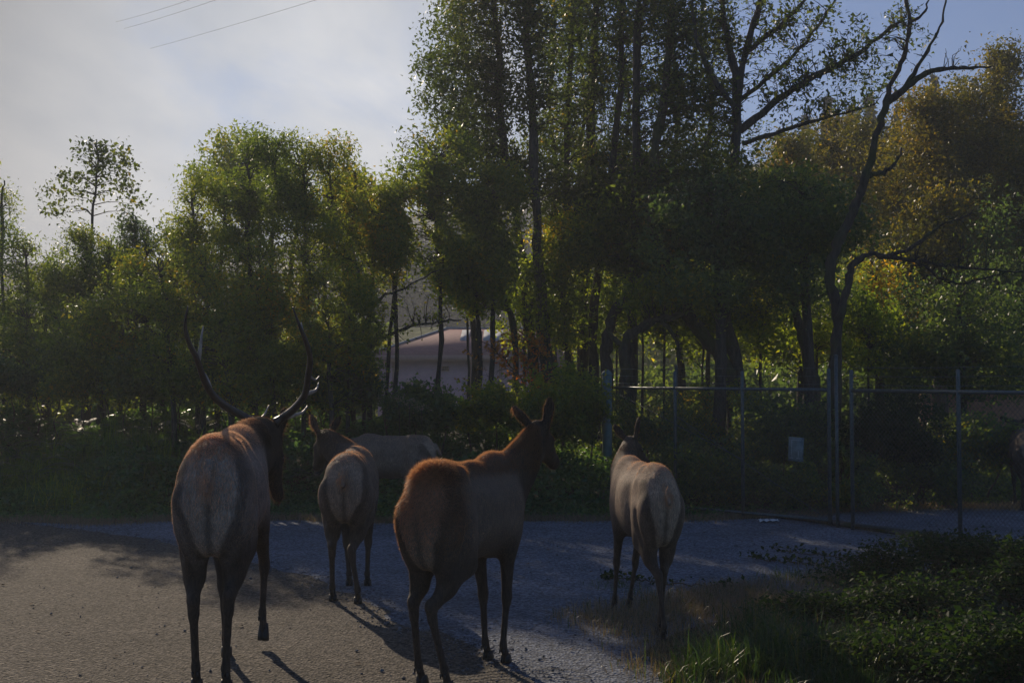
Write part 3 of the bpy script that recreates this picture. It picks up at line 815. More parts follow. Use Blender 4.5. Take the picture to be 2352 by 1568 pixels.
    uv = rg.random((furn, 2)); q = V[Q[fi]]
    B = (q[:, 0] * (1 - uv[:, :1]) + q[:, 1] * uv[:, :1]) * (1 - uv[:, 1:]) + (q[:, 3] * (1 - uv[:, :1]) + q[:, 2] * uv[:, :1]) * uv[:, 1:]
    nr = n1[fi] / (2 * A[fi][:, None] + 1e-12)
    flow = np.tile(np.array([0, -0.75, -0.65]), (furn, 1)) + rg.normal(0, 0.28, (furn, 3))
    messy = (rough_rump * rump[fi])[:, None]
    flow += messy * rg.normal(0, 0.7, (furn, 3))
    flow -= (flow * nr).sum(1)[:, None] * nr; flow /= np.linalg.norm(flow, axis=1)[:, None] + 1e-9
    ln = furlen * rg.uniform(0.5, 1.3, furn) * (1 + 1.4 * rough_rump * rump[fi] + (0.5 + 0.8 * rough_rump) * ridge[fi] + (1.3 if bull else 0.5) * nmane[fi]) * np.where(B[:, 2] < 0.6, 0.55, 1)
    lift = (0.30 + 0.35 * messy[:, 0] + 0.25 * ridge[fi])[:, None]
    dr = unit_rows(flow + nr * lift)
    sd2 = np.cross(dr, nr); sd2 /= np.linalg.norm(sd2, axis=1)[:, None] + 1e-9
    wd = 0.0014 * rg.uniform(0.7, 1.4, furn)[:, None] * (1 + 0.8 * messy)
    VV = np.stack([B - sd2 * wd - nr * 0.002, B + sd2 * wd - nr * 0.002, B + dr * ln[:, None] - nr * (ln * 0.18)[:, None]], 1).reshape(-1, 3)
    FF = np.arange(furn * 3).reshape(-1, 3)
    hc = col[Q[fi, 0]] * rg.uniform(0.6, 2.1, (furn, 1))
    hc = hc * (1 - 0.45 * messy) + np.array([0.30, 0.19, 0.11]) * 0.45 * messy
    rd = (ridge[fi] * 0.5 * rough_rump)[:, None]; hc = hc * (1 - rd) + np.array([0.27, 0.155, 0.075]) * rd  # golden sunlit rim of the shaggy coat put into the hair colour
    obj('fur', mesh('fur', VV, FF, M_fur, False, {'hide': np.repeat(hc.clip(0.01, 0.6), 3, 0)}), root)['kind'] = 'stuff'
    # tail tuft
    if tail:
        k = 260; B = np.array([0, -0.88, 1.13]) + rg.normal(0, 1, (k, 3)) * np.array([0.022, 0.012, 0.035])
        dr = unit_rows(np.array([0, -0.45, -1.0]) + rg.normal(0, 0.35, (k, 3))); s2 = unit_rows(np.cross(dr, [0, 1, 0.1]))
        l = rg.uniform(0.03, 0.075, (k, 1))
        VV = np.stack([B - s2 * 0.0014, B + s2 * 0.0014, B + dr * l], 1).reshape(-1, 3)
        obj('tail', mesh('tail', VV, np.arange(k * 3).reshape(-1, 3), M_fur, False, {'hide': np.tile(pale * 0.9, (k * 3, 1))}), root)
    return root, (r, f, u, poll)

def unit_rows(a): return a / (np.linalg.norm(a, axis=1)[:, None] + 1e-12)

def H(fx, fy, hkx=None, hky=None, sx=1, st=(0.165, -0.36, 0.80), lift=0.0, hkz=0.50, stx=None):
    """hind leg from hoof position"""
    hkx = fx if hkx is None else hkx; hky = fy - 0.10 if hky is None else hky
    s = (sx * (st[0] if stx is None else stx), st[1], st[2])
    return (s, (hkx, hky, hkz), (fx, fy - 0.03, 0.13 + lift), (fx, fy + 0.02, 0.0 + lift))
def Fo(fx, fy, sx=1, el=(0.14, 0.36, 0.80), kn=None, lift=0.0):
    k = kn if kn else ((fx * 0.6 + sx * el[0] * 0.4), (fy * 0.5 + el[1] * 0.5) + 0.02, 0.43)
    return ((sx * el[0], el[1], el[2]), k, (fx, fy - 0.02, 0.12 + lift), (fx, fy + 0.03, 0.0 + lift))

RAD = math.radians
# 1 antlered bull, seen from behind, right foreleg lifted
bull, (br, bf, bu, bp) = make_elk('bull_elk', 'big antlered bull elk seen from behind with one front hoof lifted off the asphalt', (-1.90, 8.20, 0), RAD(6), 1.16,
    [H(-0.125, -0.46, -0.125, -0.60, -1, hkz=0.47), H(0.075, -0.50, 0.105, -0.62, 1, hkz=0.50)],
    [Fo(-0.06, 0.36, -1), ((0.17, 0.40, 0.80), (0.185, 0.62, 0.50), (0.175, 0.60, 0.22), (0.185, 0.60, 0.085))],
    [(0.04, 0.66, 1.18), (0.10, 0.86, 1.25), (0.17, 1.0, 1.28)], (0.22, 0.14, -0.96),
    [((-0.95, -0.15, 0.35), (0, -1, -0.2)), ((0.25, -0.2, 0.95), (0.2, 0.9, 0))], bull=True, seed=3, furn=60000, furlen=0.022, rough_rump=0.25, fat=1.03, headup=(0.0, 0.3, 1), hoof_up=(3,), squash=(.81, 1))
# antlers: beam and tines given in the photograph's plane at the head's distance, spread in depth as they sweep back
ang = bull.rotation_euler[2]
def to_local(p):
    q = (np.array(p) - np.array(bull.location)) / 1.16; c, s = math.cos(-ang), math.sin(-ang)
    return np.array([(c * q[0] - s * q[1]) / 0.81, s * q[0] + c * q[1], q[2]])
def ant(pix):
    return [to_local(W(a, b, z)) for a, b, z in pix]
def antler(beam, tines, r0, r1):
    m = MB(); P = spline(ant(beam), 26); R = np.interp(np.linspace(0, 1, 26), [0, 0.08, 0.5, 0.8, 1], [r0 * 1.35, r0, r0 * 0.88, r0 * 0.6, r1])
    m.tube(P, R, 10)
    o = m.build('antler', M_antler, bull, True)
    for t, tr in tines:
        tm = MB(); Q = spline(ant(t), 9); tm.tube(Q, np.linspace(tr, 0.004, 9), 8); tm.build('tine', M_tine, o, True)
zb = float(W(0, 0, 1)[1]) * (8.2 + 0.99 * 1.16)
antler([(586, 972, zb), (560, 956, zb), (520, 934, zb - .1), (488, 906, zb - .2), (468, 870, zb - .3), (453, 826, zb - .42), (433, 784, zb - .5), (425, 745, zb - .55), (432, 703, zb - .6)],
       [([(562, 958, zb), (592, 962, zb + .2), (606, 954, zb + .3), (618, 930, zb + .35)], 0.019), ([(487, 908, zb - .2), (480, 880, zb + .0), (470, 858, zb + .1), (460, 850, zb + .15)], 0.018),
        ([(455, 832, zb - .4), (460, 800, zb - .42), (463, 772, zb - .4), (467, 748, zb - .38)], 0.019), ([(516, 930, zb - .1), (508, 936, zb + .15), (516, 940, zb + .3), (528, 930, zb + .38)], 0.012)], 0.029, 0.005)
antler([(632, 972, zb), (650, 958, zb), (676, 938, zb - .1), (700, 906, zb - .2), (708, 862, zb - .32), (712, 822, zb - .42), (703, 785, zb - .5), (688, 748, zb - .56), (672, 705, zb - .6)],
       [([(652, 960, zb), (680, 952, zb + .2), (696, 946, zb + .3), (706, 932, zb + .35)], 0.019), ([(700, 904, zb - .2), (716, 900, zb), (727, 894, zb + .1), (732, 878, zb + .15)], 0.018),
        ([(712, 820, zb - .42), (704, 786, zb - .3), (696, 762, zb - .25), (692, 740, zb - .22)], 0.017), ([(706, 850, zb - .3), (715, 866, zb - .1), (725, 872, zb), (733, 864, zb + .05)], 0.010)], 0.029, 0.005)

# 2 young elk looking to the left
make_elk('cow_elk', 'small elk right of the antlered bull, looking left with its pale rump towards the camera', (-1.48, 11.35, 0), RAD(2), 0.96,
    [H(-0.14, -0.46, -0.13, -0.62, -1), H(0.12, -0.62, 0.06, -0.66, 1, hkz=0.47)], [Fo(-0.07, 0.42, -1), Fo(0.12, 0.42, 1)],
    [(-0.10, 0.62, 1.22), (-0.27, 0.70, 1.36), (-0.37, 0.76, 1.46)], (-0.32, 0.50, -0.80),
    [((-0.35, -0.1, 0.92), (-0.3, 0.9, 0.2)), ((0.55, 0.05, 0.85), (-0.2, 0.9, 0.1))], seed=5, squash=(.95, 1), furn=20000, rough_rump=0.1, tone=1.05)
# 3 elk side-on behind it
make_elk('cow_elk', 'elk standing side-on at the bramble edge, half hidden behind the small elk', (-1.66, 16.6, 0), RAD(82), 0.93,
    [H(-0.13, -0.40, -0.13, -0.52, -1), H(0.12, -0.55, 0.12, -0.68, 1)], [Fo(-0.12, 0.42, -1), Fo(0.12, 0.50, 1)],
    [(0, 0.74, 1.10), (0.0, 0.95, 1.12), (0.0, 1.10, 1.10)], (-0.1, 0.6, -0.8),
    [((-0.9, 0, 0.4), (0, -1, 0)), ((0.9, 0, 0.4), (0, -1, 0))], seed=8, furn=9000, res=0.015, tone=1.1, squash=(1, .84))
# 4 large cow, head up looking right, rough sunlit coat
make_elk('cow_elk', 'tall cow elk in the middle with raised head and shaggy orange-lit rump hair', (-0.27, 8.12, 0), RAD(-22), 1.03,
    [H(-0.20, -0.42, -0.17, -0.58, -1, hkz=0.50), H(0.06, -0.50, 0.03, -0.68, 1, hkz=0.50)], [Fo(-0.08, 0.42, -1), Fo(0.11, 0.36, 1)],
    [(0.06, 0.60, 1.20), (0.15, 0.73, 1.36), (0.20, 0.81, 1.50)], (0.05, 0.85, -0.50),
    [((-0.63, -0.41, 0.70), (0.3, 0.8, 0.2)), ((0.22, 0.0, 1.0), (0.5, -0.9, 0.1))], seed=11, furn=62000, furlen=0.022, rough_rump=1.0, fat=1.0, tail=False, squash=(.81, .95))
# 5 cow from behind on dry grass
make_elk('cow_elk', 'lean cow elk seen from behind walking off the dry grass towards the gate', (1.03, 9.78, 0), RAD(8), 0.955,
    [H(-0.02, -0.74, -0.035, -0.66, -1, hkz=0.48, stx=0.15), H(0.055, -0.42, 0.06, -0.56, 1, hkz=0.50)], [Fo(-0.10, 0.70, -1), Fo(0.13, 0.80, 1)],
    [(0.0, 0.62, 1.20), (0.08, 0.76, 1.33), (0.16, 0.86, 1.45)], (0.80, 0.42, -0.48),
    [((-0.80, 0.1, 0.62), (0.2, 0.9, 0.3)), ((0.15, -0.2, 0.95), (0.5, -0.8, 0))], seed=14, furn=26000, furlen=0.015, rough_rump=0.08, fat=1.08, tone=1.2, squash=(.72, 1))
# 6 far right, behind the fence
make_elk('cow_elk', 'shaded elk rump at the right edge of the photo behind the chain link', (8.22, 19.6, 0), RAD(-14), 0.90,
    [H(-0.13, -0.48, -0.13, -0.62, -1), H(0.12, -0.60, 0.12, -0.70, 1)], [Fo(-0.12, 0.40, -1), Fo(0.12, 0.45, 1)],
    [(0, 0.70, 1.20), (0.0, 0.90, 1.35), (0.0, 1.02, 1.45)], (0.3, 0.7, -0.5),
    [((-0.9, 0, 0.4), (0, -1, 0)), ((0.9, 0, 0.4), (0, -1, 0))], seed=18, furn=4000, res=0.016)
# ------------------------------------------------------------------ gate and fence
GA, GB = np.array([1.64, 19.9]), np.array([4.42, 16.95])      # left leaf from big post to centre post
GC, GD = np.array([4.56, 16.45]), np.array([7.05, 12.55])     # right leaf
def p3(p, h): return np.array([p[0], p[1], h])
def lerp(a, b, t): return a + (b - a) * t
def post(name, label, p, h, r, mat=M_galv, capr=1.15, cat='post', dome=False):
    m = MB(); m.tube([(0, 0, -0.05), (0, 0, h)], r, 14)
    root = empty(name, (p[0], p[1], 0)); props(root, label, cat)
    m.build('pole', mat, root, True)
    c = MB(); c.tube([(0, 0, h + 0.002), (0, 0, h + 0.02), (0, 0, h + r * 0.8), (0, 0, h + r * 1.15)], [r * capr, r * capr, r * 0.8, r * 0.2], 14); c.build('cap', mat, root, True)
    return root
post('gate_post', 'thick green gate post with domed cap at the left end of the chain link gate', GA + [-0.09, 0.0], 2.12, 0.082, M_greenpost)
post('gate_post', 'tallest thin bare steel post standing between the two gate leaves', (GB + GC) / 2 + [-0.02, 0.12], 2.34, 0.024)
def leaf_gate(label, A, B, hA, hB, posts, sag, diag, sign=False, top=2.2, bot=0.06):
    root = empty('chain_link_gate', (A[0], A[1], 0)); props(root, label, 'gate')
    o = p3(A, 0)
    ln = np.linalg.norm(B - A); d = np.append((B - A) / ln, 0); upv = np.array([0, 0, 1.0])
    def P(s, z): return d * s + upv * z
    def hr(s): return hA + (hB - hA) * s / ln
    m = MB(); m.tube([P(0.03, hr(0)), P(ln - 0.03, hr(ln))], 0.024, 10); m.build('top_rail', M_galv, root, True)
    m = MB(); m.tube([P(0.03, bot + 0.02), P(ln - 0.03, bot + 0.02)], 0.022, 8); m.build('bottom_rail', M_galv, root, True)
    for s, t in posts:
        m = MB(); m.tube([P(s, 0.01), P(s, t - 0.02), P(s, t)], [0.027, 0.027, 0.018], 10); m.build('upright', M_galv, root, True)
    for k in range(3):
        z0 = 0.08 + 0.115 * k
        pts = [P(s, hr(s) + z0 - 0.012 * math.sin(PI * ((s / ln * 2) % 1))) for s in np.linspace(0, ln, 15)]
        m = MB(); m.tube(pts, 0.0032, 4)
        for s in np.arange(0.06, ln, 0.125):
            c = P(s, hr(s) + z0 - 0.006)
            for a in (0.7, 2.2): m.tube([c - np.array([0, 0, 1]) * 0.014 * math.sin(a) - d * 0.014 * math.cos(a), c + np.array([0, 0, 1]) * 0.014 * math.sin(a) + d * 0.014 * math.cos(a)], 0.0018, 3)
        m.build('barbed_wire', M_wire, root)
    # chain link fabric: diagonal wires woven front and back
    m = MB(); h0 = bot; pit = 0.0636
    nrm = np.array([-d[1], d[0], 0])
    for sg in (1, -1):
        s = -2.2
        while s < ln + 2.2:
            z_a, z_b = h0, hA - 0.02
            s_a, s_b = s, s + sg * (z_b - z_a)
            pa, pb = np.array([s_a, z_a]), np.array([s_b, z_b])
            t0, t1 = 0.0, 1.0
            dsv = s_b - s_a
            ta, tb_ = sorted(((0 - s_a) / dsv, (ln - s_a) / dsv)); t0 = max(t0, ta); t1 = min(t1, tb_)
            if t1 - t0 > 0.01:
                q0 = pa + (pb - pa) * t0; q1 = pa + (pb - pa) * t1
                m.tube([P(q0[0], q0[1]) + nrm * 0.003 * sg, P(q1[0], q1[1]) + nrm * 0.003 * sg], 0.0019, 3, False)
            s += pit
    o_ = m.build('chain_link', M_wire, root); o_['kind'] = 'stuff'
    for (s0, z0, s1, z1) in diag:
        m = MB(); m.tube([P(s0, z0) + nrm * -0.03, P(s1, z1) + nrm * -0.03], 0.005, 5); m.build('tension_cable', M_galv, root)
    return root, P, nrm, ln, hr
g1, P1, n1_, l1, hr1 = leaf_gate('left chain link gate leaf with a small weathered sign wired to it', GA, GB, 1.92, 1.88,
    [(1.30, 2.18), (2.72 - 0.15, 2.16), (4.03, 2.18)], 0, [(0.2, 1.8, 2.6, 0.85), (1.3, 1.5, 3.9, 0.15)])
g2, P2, n2_, l2, hr2 = leaf_gate('right chain link gate leaf running out of the photo over the gravel drive', GC, GD, 1.87, 1.82,
    [(0.02, 2.15), (1.72, 2.13), (3.6, 2.13), (4.6, 2.13)], 0, [])
# sign wired on the left leaf
sp_ = W(1831, 1031, 17.35)
sg = empty('gate_sign', tuple(sp_)); props(sg, 'small grey-green metal sign hanging on the chain link left of the centre posts', 'sign')
da = math.atan2(GB[1] - GA[1], GB[0] - GA[0]); sg.rotation_euler = (0, RAD(2.5), da)
m = MB(); m.box(-0.125, 0.125, -0.035, -0.029, -0.17, 0.17, 0.003); m.build('plate', M_sign, sg)
m = MB()
m.box(-0.075, -0.062, -0.039, -0.0355, -0.13, 0.13); m.box(-0.061, 0.085, -0.039, -0.0355, 0.118, 0.13)
m.box(0.04, 0.05, -0.039, -0.0355, -0.13, -0.02); m.box(-0.095, -0.04, -0.0425, -0.0395, -0.135, -0.12); m.box(0.02, 0.075, -0.0425, -0.0395, -0.135, -0.12)
m.build('printed_mark', M_signmark, sg)
m = MB()
for sx in (-0.11, 0.11):
    for sz in (-0.155, 0.155): m.tube([(sx, -0.041, sz), (sx, 0.0, sz)], 0.006, 6)
m.build('fixing', M_galv, sg)
# fallen pole along the foot of the gate
a, b = W(1742, 1176, 1), W(2165, 1240, 1)
pa, pb = G(1742, 1182), G(2160, 1243)
pts = [pa * (1 - t) + pb * t + np.array([0.03 * math.sin(7 * t), 0.05 * math.sin(5 * t), 0.045]) for t in np.linspace(0, 1, 14)]
m = MB(); m.tube(pts, np.linspace(0.05, 0.034, 14), 9)
o = m.build('fallen_pole', M_log, None, True); props(o, 'long weathered pole lying on the gravel along the foot of the gate', 'log')
# white litter
c = G(1765, 1199)
m = MB(); v = []
nn = 7
for i in range(nn):
    for j in range(5):
        v.append((c[0] - 0.14 + 0.28 * i / (nn - 1), c[1] - 0.09 + 0.18 * j / 4, 0.012 + 0.035 * abs(math.sin(i * 1.7 + j * 2.3)) ))
m.add(v, [(i * 5 + j, i * 5 + 5 + j, i * 5 + 6 + j, i * 5 + j + 1) for i in range(nn - 1) for j in range(4)])
o = m.build('paper_scrap', M_white); props(o, 'crumpled white scrap of paper on the gravel in front of the gate', 'litter')
sdm = o.modifiers.new('thickness', 'SOLIDIFY'); sdm.thickness = 0.002
# thin poles behind the gate
for px, py0, z, h, lab in ((1554, 838, 23.0, 2.9, 'thin pale pole standing among bushes behind the left gate leaf'),):
    m = MB(); g = W(px, 1000, z); m.tube([(g[0], g[1], 0), (g[0], g[1], W(px, py0, z)[2])], 0.03, 8)
    o = m.build('thin_pole', M_palebark, None, True); props(o, lab, 'pole')

# ------------------------------------------------------------------ power lines
for (x0, y0, x1, y1, lab) in ((290, 45, 430, 0, 'uppermost of the three thin overhead wires in the top left sky'), (315, 58, 490, 0, 'middle one of the three thin overhead wires in the top left sky'), (400, 97, 720, 0, 'lowest and longest of the three thin overhead wires in the sky')):
    z0, z1 = 66, 48
    A = W(x0, y0, z0); B = W(x1, y1, z1); d = B - A
    pts = [A + d * t + np.array([0, 0, 0.25 * (t + 1.2) * (t - 2.6) * 0.4 - (-0.25 * 1.2 * 2.6 * 0.4)]) for t in np.linspace(-0.25, 2.6, 14)]
    m = MB(); m.tube(pts, 0.009, 4); o = m.build('overhead_wire', M_cable); props(o, lab, 'wire', 'overhead wires')

# ------------------------------------------------------------------ buildings behind the trees
def pt(px, py, z): return W(px, py, z)
bz = 46.0
bl = W(868, 890, bz); brt = W(1300, 890, bz)
eave = W(900, 822, bz)[2]; ridge = W(1100, 762, bz + 6)[2]
root = empty('pink_building', (bl[0], bz, 0)); props(root, 'long low pink building with brown hipped roof seen between the trees', 'building')
wdt = brt[0] - bl[0]; dep = 11.0
m = MB(); m.box(0, wdt, 0, dep, -0.3, eave); m.build('wall', M_pinkwall, root)
m = MB(); ov = 0.35
e = eave + 0.003; rf = [(-ov, -ov, e), (wdt + ov, -ov, e), (wdt + ov, dep + ov, e), (-ov, dep + ov, e), (2.3, dep / 2, ridge), (wdt - 1.0, dep / 2, ridge)]
rf += [(p[0], p[1], p[2] + 0.12) if i < 4 else (p[0], p[1], p[2] + 0.12) for i, p in enumerate(rf)]
m.add(rf, [(0, 3, 2, 1), (6, 7, 11, 10), (7, 8, 11), (8, 9, 10, 11), (9, 6, 10), (0, 1, 7, 6), (1, 2, 8, 7), (2, 3, 9, 8), (3, 0, 6, 9)])
rfo = m.build('roof', M_roof, root)
m = MB(); m.tube([(-ov, -ov, e + 0.13), (2.3, dep / 2, ridge + 0.14), (wdt - 1, dep / 2, ridge + 0.14)], 0.05, 5); m.build('ridge_cap', M_skylight, rfo)
slope = (ridge - eave) / (dep / 2 + ov)
for i in range(4):
    x0 = wdt * (0.42 + 0.065 * i); m = MB(); y0, y1 = 2.6, 4.9
    zz = lambda y: e + 0.16 + (y + ov) * slope
    m.add([(x0, y0, zz(y0)), (x0 + 0.34, y0, zz(y0)), (x0 + 0.34, y1, zz(y1)), (x0, y1, zz(y1)), (x0, y0, zz(y0) - .08), (x0 + 0.34, y0, zz(y0) - .08), (x0 + 0.34, y1, zz(y1) - .08), (x0, y1, zz(y1) - .08)],
          [(0, 1, 2, 3), (4, 7, 6, 5), (0, 4, 5, 1), (1, 5, 6, 2), (2, 6, 7, 3), (3, 7, 4, 0)])
    m.build('skylight', M_skylight, rfo)
m = MB(); m.box(-0.1, wdt + 0.1, -0.42, -0.36, eave - 0.14, eave + 0.10); m.build('fascia', M_pinktrim, root)
for px in (905, 1008, 1078, 1150):
    x = W(px, 850, bz)[0] - bl[0]; m = MB(); m.box(x - 0.06, x + 0.06, -0.06, -0.002, 0, eave - 0.15); m.build('pilaster', M_pinktrim, root)
x = W(1023, 846, bz)[0] - bl[0]; z = W(1023, 846, bz)[2]
m = MB(); m.box(x - 0.14, x + 0.14, -0.05, -0.002, z - 0.09, z + 0.09); wf = m.build('window', M_pinktrim, root)
m = MB(); m.box(x - 0.11, x + 0.11, -0.056, -0.0505, z - 0.07, z + 0.07); m.build('pane', M_glassd, wf)
for k in range(5):
    zq = 0.4 + 0.32 * k; x0, x1 = W(1085, 850, bz)[0] - bl[0], W(1145, 850, bz)[0] - bl[0]
    m = MB(); m.box(x0, x1, -0.04, -0.003, zq, zq + 0.30, 0.01); m.build('door_panel', M_pinkwall, root)
# pale shed behind the left gate leaf
A = W(1500, 860, 44); B = W(1660, 860, 44); t = W(1500, 880, 44)[2]
root = empty('pale_shed', (A[0], 44, 0)); props(root, 'pale grey shed glimpsed between dark trunks behind the left gate leaf', 'building')
m = MB(); m.box(0, B[0] - A[0], 0, 5, -0.3, t); m.build('wall', M_shed, root)
m = MB(); wd_ = B[0] - A[0]; m.add([(-.2, -.3, t + .003), (wd_ + .2, -.3, t + .003), (wd_ + .2, 5.3, t + .003), (-.2, 5.3, t + .003), (-.2, 2.5, t + .35), (wd_ + .2, 2.5, t + .35)], [(0, 3, 2, 1), (0, 1, 5, 4), (2, 3, 4, 5), (1, 2, 5), (3, 0, 4)])
m.build('roof', M_shed, root)
for k in range(1):
    m = MB(); m.box(1.0 + 1.6 * k, 1.7 + 1.6 * k, -0.04, -0.003, 0.9, 1.6); f_ = m.build('window', M_skylight, root)
    m = MB(); m.box(1.05 + 1.6 * k, 1.65 + 1.6 * k, -0.046, -0.0405, 0.95, 1.55); m.build('pane', M_glassd, f_)
# terracotta wall right
A = W(2120, 925, 30); B = W(2700, 925, 30)
root = empty('terracotta_wall', (A[0], 30, 0)); props(root, 'sunlit terracotta yard wall glimpsed through chain link at the right edge', 'wall')
m = MB(); m.box(0, B[0] - A[0], 0, 0.25, -0.3, 1.74); m.build('wall_face', M_terra, root)
m = MB(); m.box(-0.03, B[0] - A[0] + 0.03, -0.04, 0.29, 1.743, 1.80, 0.01); m.build('coping', M_terra, root)

# ------------------------------------------------------------------ trees
def wood(name, label, x0p, x1p, z0, z1, prof, n, size, lm, seed):
    rg = np.random.default_rng(seed); px = rg.uniform(x0p, x1p, n); z = z0 + (z1 - z0) * rg.random(n) ** .5
    top = np.interp(px, [p[0] for p in prof], [p[1] for p in prof]); X = (px - CX) / FPX * z
    hh = HC + (HOR - top) / FPX * z; hh = hh * (0.80 + 0.22 * fnoise(X, z, seed, 4, 0.5))
    Z = hh * (1 - 0.95 * rg.random(n) ** 1.3)
    C = np.stack([X, z, Z], 1); V, F, r = leaves(C, size, .6, rg=rg, rnd=(.5 * rg.random(n) + .6 * veg_noise(C, seed, .4) - .05).clip(0, 1))
    props(obj(name, mesh(name, V, F, lm, attrs={'rnd': r})), label, 'woodland', kind='stuff')
wood('far_wood', 'far band of dark woodland closing the view behind the left trees', -500, 900, 52, 70, [(-500, 640), (200, 650), (600, 640), (800, 690), (900, 720)], 20000, .34, M_willow, 901)
wood('far_wood', 'far band of woodland behind the grove and gate', 1290, 3000, 56, 76, [(1290, 760), (1400, 600), (1700, 430), (1900, 330), (2300, 280), (2600, 270)], 42000, .45, M_willow, 902)
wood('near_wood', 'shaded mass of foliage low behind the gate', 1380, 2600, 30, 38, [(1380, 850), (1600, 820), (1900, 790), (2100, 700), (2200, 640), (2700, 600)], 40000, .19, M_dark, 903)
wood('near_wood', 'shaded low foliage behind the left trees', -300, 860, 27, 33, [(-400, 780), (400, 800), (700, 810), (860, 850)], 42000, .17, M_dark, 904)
wood('hill_wood', 'hazy wooded slope seen through the gap above the pink building', 700, 2400, 120, 175, [(700, 560), (850, 560), (1100, 490), (1500, 450), (1700, 415), (1850, 385), (2000, 355), (2200, 310)], 45000, 1.3, M_fir, 905)
def up_to(pix, z, r0, r1): return stem(pix, z, r0, r1)
TALL = [
 ('slim mossy trunk leaning in beside the pink building roof', [(1183, 780), (1166, 708), (1140, 620), (1120, 540)], 23.5, .09, .03, [blob(1090, 560, 23.5, 110, 90), blob(1030, 480, 23.5, 90, 90), blob(1080, 660, 23.5, 90, 60)], M_bright, 60),
 ('left of the two close straight trunks rising beside the pink building', [(1228, 850), (1214, 736), (1203, 610), (1186, 512), (1165, 380), (1149, 252), (1146, 118), (1130, -40), (1120, -200)], 24, .14, .05, [blob(1070, 60, 24, 100, 120, 1.3), blob(1040, 200, 24, 90, 100, 1.3), blob(1030, 350, 24, 110, 80, 1.2), blob(1130, 180, 24, 80, 140), blob(1140, 400, 24, 100, 70)], M_alder, 330),
 ('right of the two close straight trunks rising beside the pink building', [(1256, 860), (1248, 750), (1236, 610), (1231, 484), (1226, 302), (1213, 134), (1200, -60), (1195, -200)], 23.6, .17, .06, [blob(1150, -10, 23.6, 130, 90), blob(1250, 60, 23.6, 100, 110), blob(1230, 220, 23.6, 90, 110, .7), blob(1230, 420, 24.6, 110, 80, 1.2)], M_alder, 230),
 ('slim straight dark trunk in the middle of the tall grove', [(1309, 860), (1301, 750), (1295, 652), (1300, 480), (1303, 302), (1310, 134), (1325, -60), (1330, -200)], 25, .11, .045, [blob(1310, 20, 25, 90, 130), blob(1320, 260, 25, 80, 120, .7), blob(1310, 470, 25, 90, 90, 1.4)], M_alder, 190),
 ('thick straight trunk just right of the middle of the tall grove', [(1337, 870), (1340, 638), (1355, 450), (1357, 319), (1364, 134), (1372, -60), (1376, -200)], 25.5, .17, .06, [blob(1390, -10, 25.5, 100, 110), blob(1380, 200, 25.5, 70, 120, .7), blob(1380, 430, 25.5, 100, 90, 1.4)], M_alder, 190),
 ('straight trunk with a slight right bend in the tall grove', [(1362, 870), (1362, 750), (1379, 596), (1400, 450), (1414, 319), (1425, 180), (1430, -40), (1430, -200)], 24.6, .15, .05, [blob(1440, 80, 24.6, 80, 140, .8), blob(1450, 420, 24.6, 100, 100, 1.5), blob(1420, 560, 24.6, 80, 60)], M_alder, 190),
 ('trunk curving right at mid height near the thick gate post', [(1393, 870), (1393, 792), (1407, 722), (1441, 666), (1460, 500), (1461, 269), (1465, 50), (1475, -60), (1480, -200)], 23.2, .15, .06, [blob(1500, 0, 23.2, 90, 100), blob(1520, 230, 23.2, 80, 120, .8), blob(1520, 440, 23.2, 120, 100, 1.6), blob(1480, 590, 23.2, 110, 60)], M_alder, 240),
 ('heavy trunk leaning left above the middle of the left gate leaf', [(1680, 880), (1623, 778), (1567, 708), (1528, 627), (1500, 520), (1500, 400), (1520, 250), (1540, 80), (1550, -100)], 22.5, .19, .06, [blob(1560, 60, 22.5, 80, 120, .9), blob(1590, 220, 22.5, 70, 110, .9), blob(1600, 420, 22.5, 130, 90, 1.6), blob(1560, 560, 22.5, 130, 80, 1.3)], M_alder, 260),
]
for k, (lab, pix, z, r0, r1, bl_, lm, tw) in enumerate(TALL):
    tree('alder_tree', lab, 'tree', [stem(pix, z, r0 * .85, r1)], bl_, lm, M_mossbark if k in (0, 7) else M_bark, 0.078, 'tall alders of the grove', twigs=int(tw * 1.9), per=27, gap=.33, seed=20 + k, spread=0.24, limb_r=0.05)
for k, (lab, pix, z, bl_) in enumerate([
    ('slender alder filling the left edge of the grove crown', [(1090, 860), (1080, 600), (1060, 380), (1075, 200), (1060, 40), (1070, -100)], 27, [blob(1040, 120, 27, 70, 150), blob(1080, 300, 27, 80, 90)]),
    ('slender alder between the twin trunks and the middle one', [(1275, 860), (1262, 600), (1278, 400), (1262, 240), (1275, 80), (1270, -100)], 28, [blob(1265, 130, 28, 70, 170), blob(1260, 340, 28, 90, 80)]),
    ('thin leaning alder crossing behind the thick straight trunk', [(1370, 860), (1350, 600), (1330, 400), (1345, 240), (1330, 80), (1345, -100)], 28.5, [blob(1340, 120, 28.5, 70, 170), blob(1350, 340, 28.5, 90, 80)]),
    ('wavy alder behind the trunk that curves right', [(1440, 860), (1455, 600), (1430, 400), (1445, 240), (1425, 80), (1440, -100)], 28, [blob(1430, 200, 28, 80, 150), blob(1450, 350, 28, 90, 80)]),
    ('thin alder left of the spreading one', [(1560, 860), (1570, 600), (1545, 400), (1562, 240), (1545, 80), (1555, -100)], 27.5, [blob(1540, 150, 27.5, 80, 150), blob(1570, 340, 27.5, 90, 80)]),
    ('wiry alder mingling with the left limbs of the spreading one', [(1625, 860), (1640, 600), (1615, 400), (1635, 240), (1610, 80), (1625, -60)], 26, [blob(1630, 130, 26, 80, 130), blob(1680, 330, 26, 110, 60)])]):
    tree('alder_tree', lab, 'tree', [stem(pix, z, .07, .025)], bl_, M_alder, M_bark, 0.08, 'tall alders of the grove', twigs=360, per=12, seed=340 + k, spread=0.28, limb_r=0.03, gap=.25)
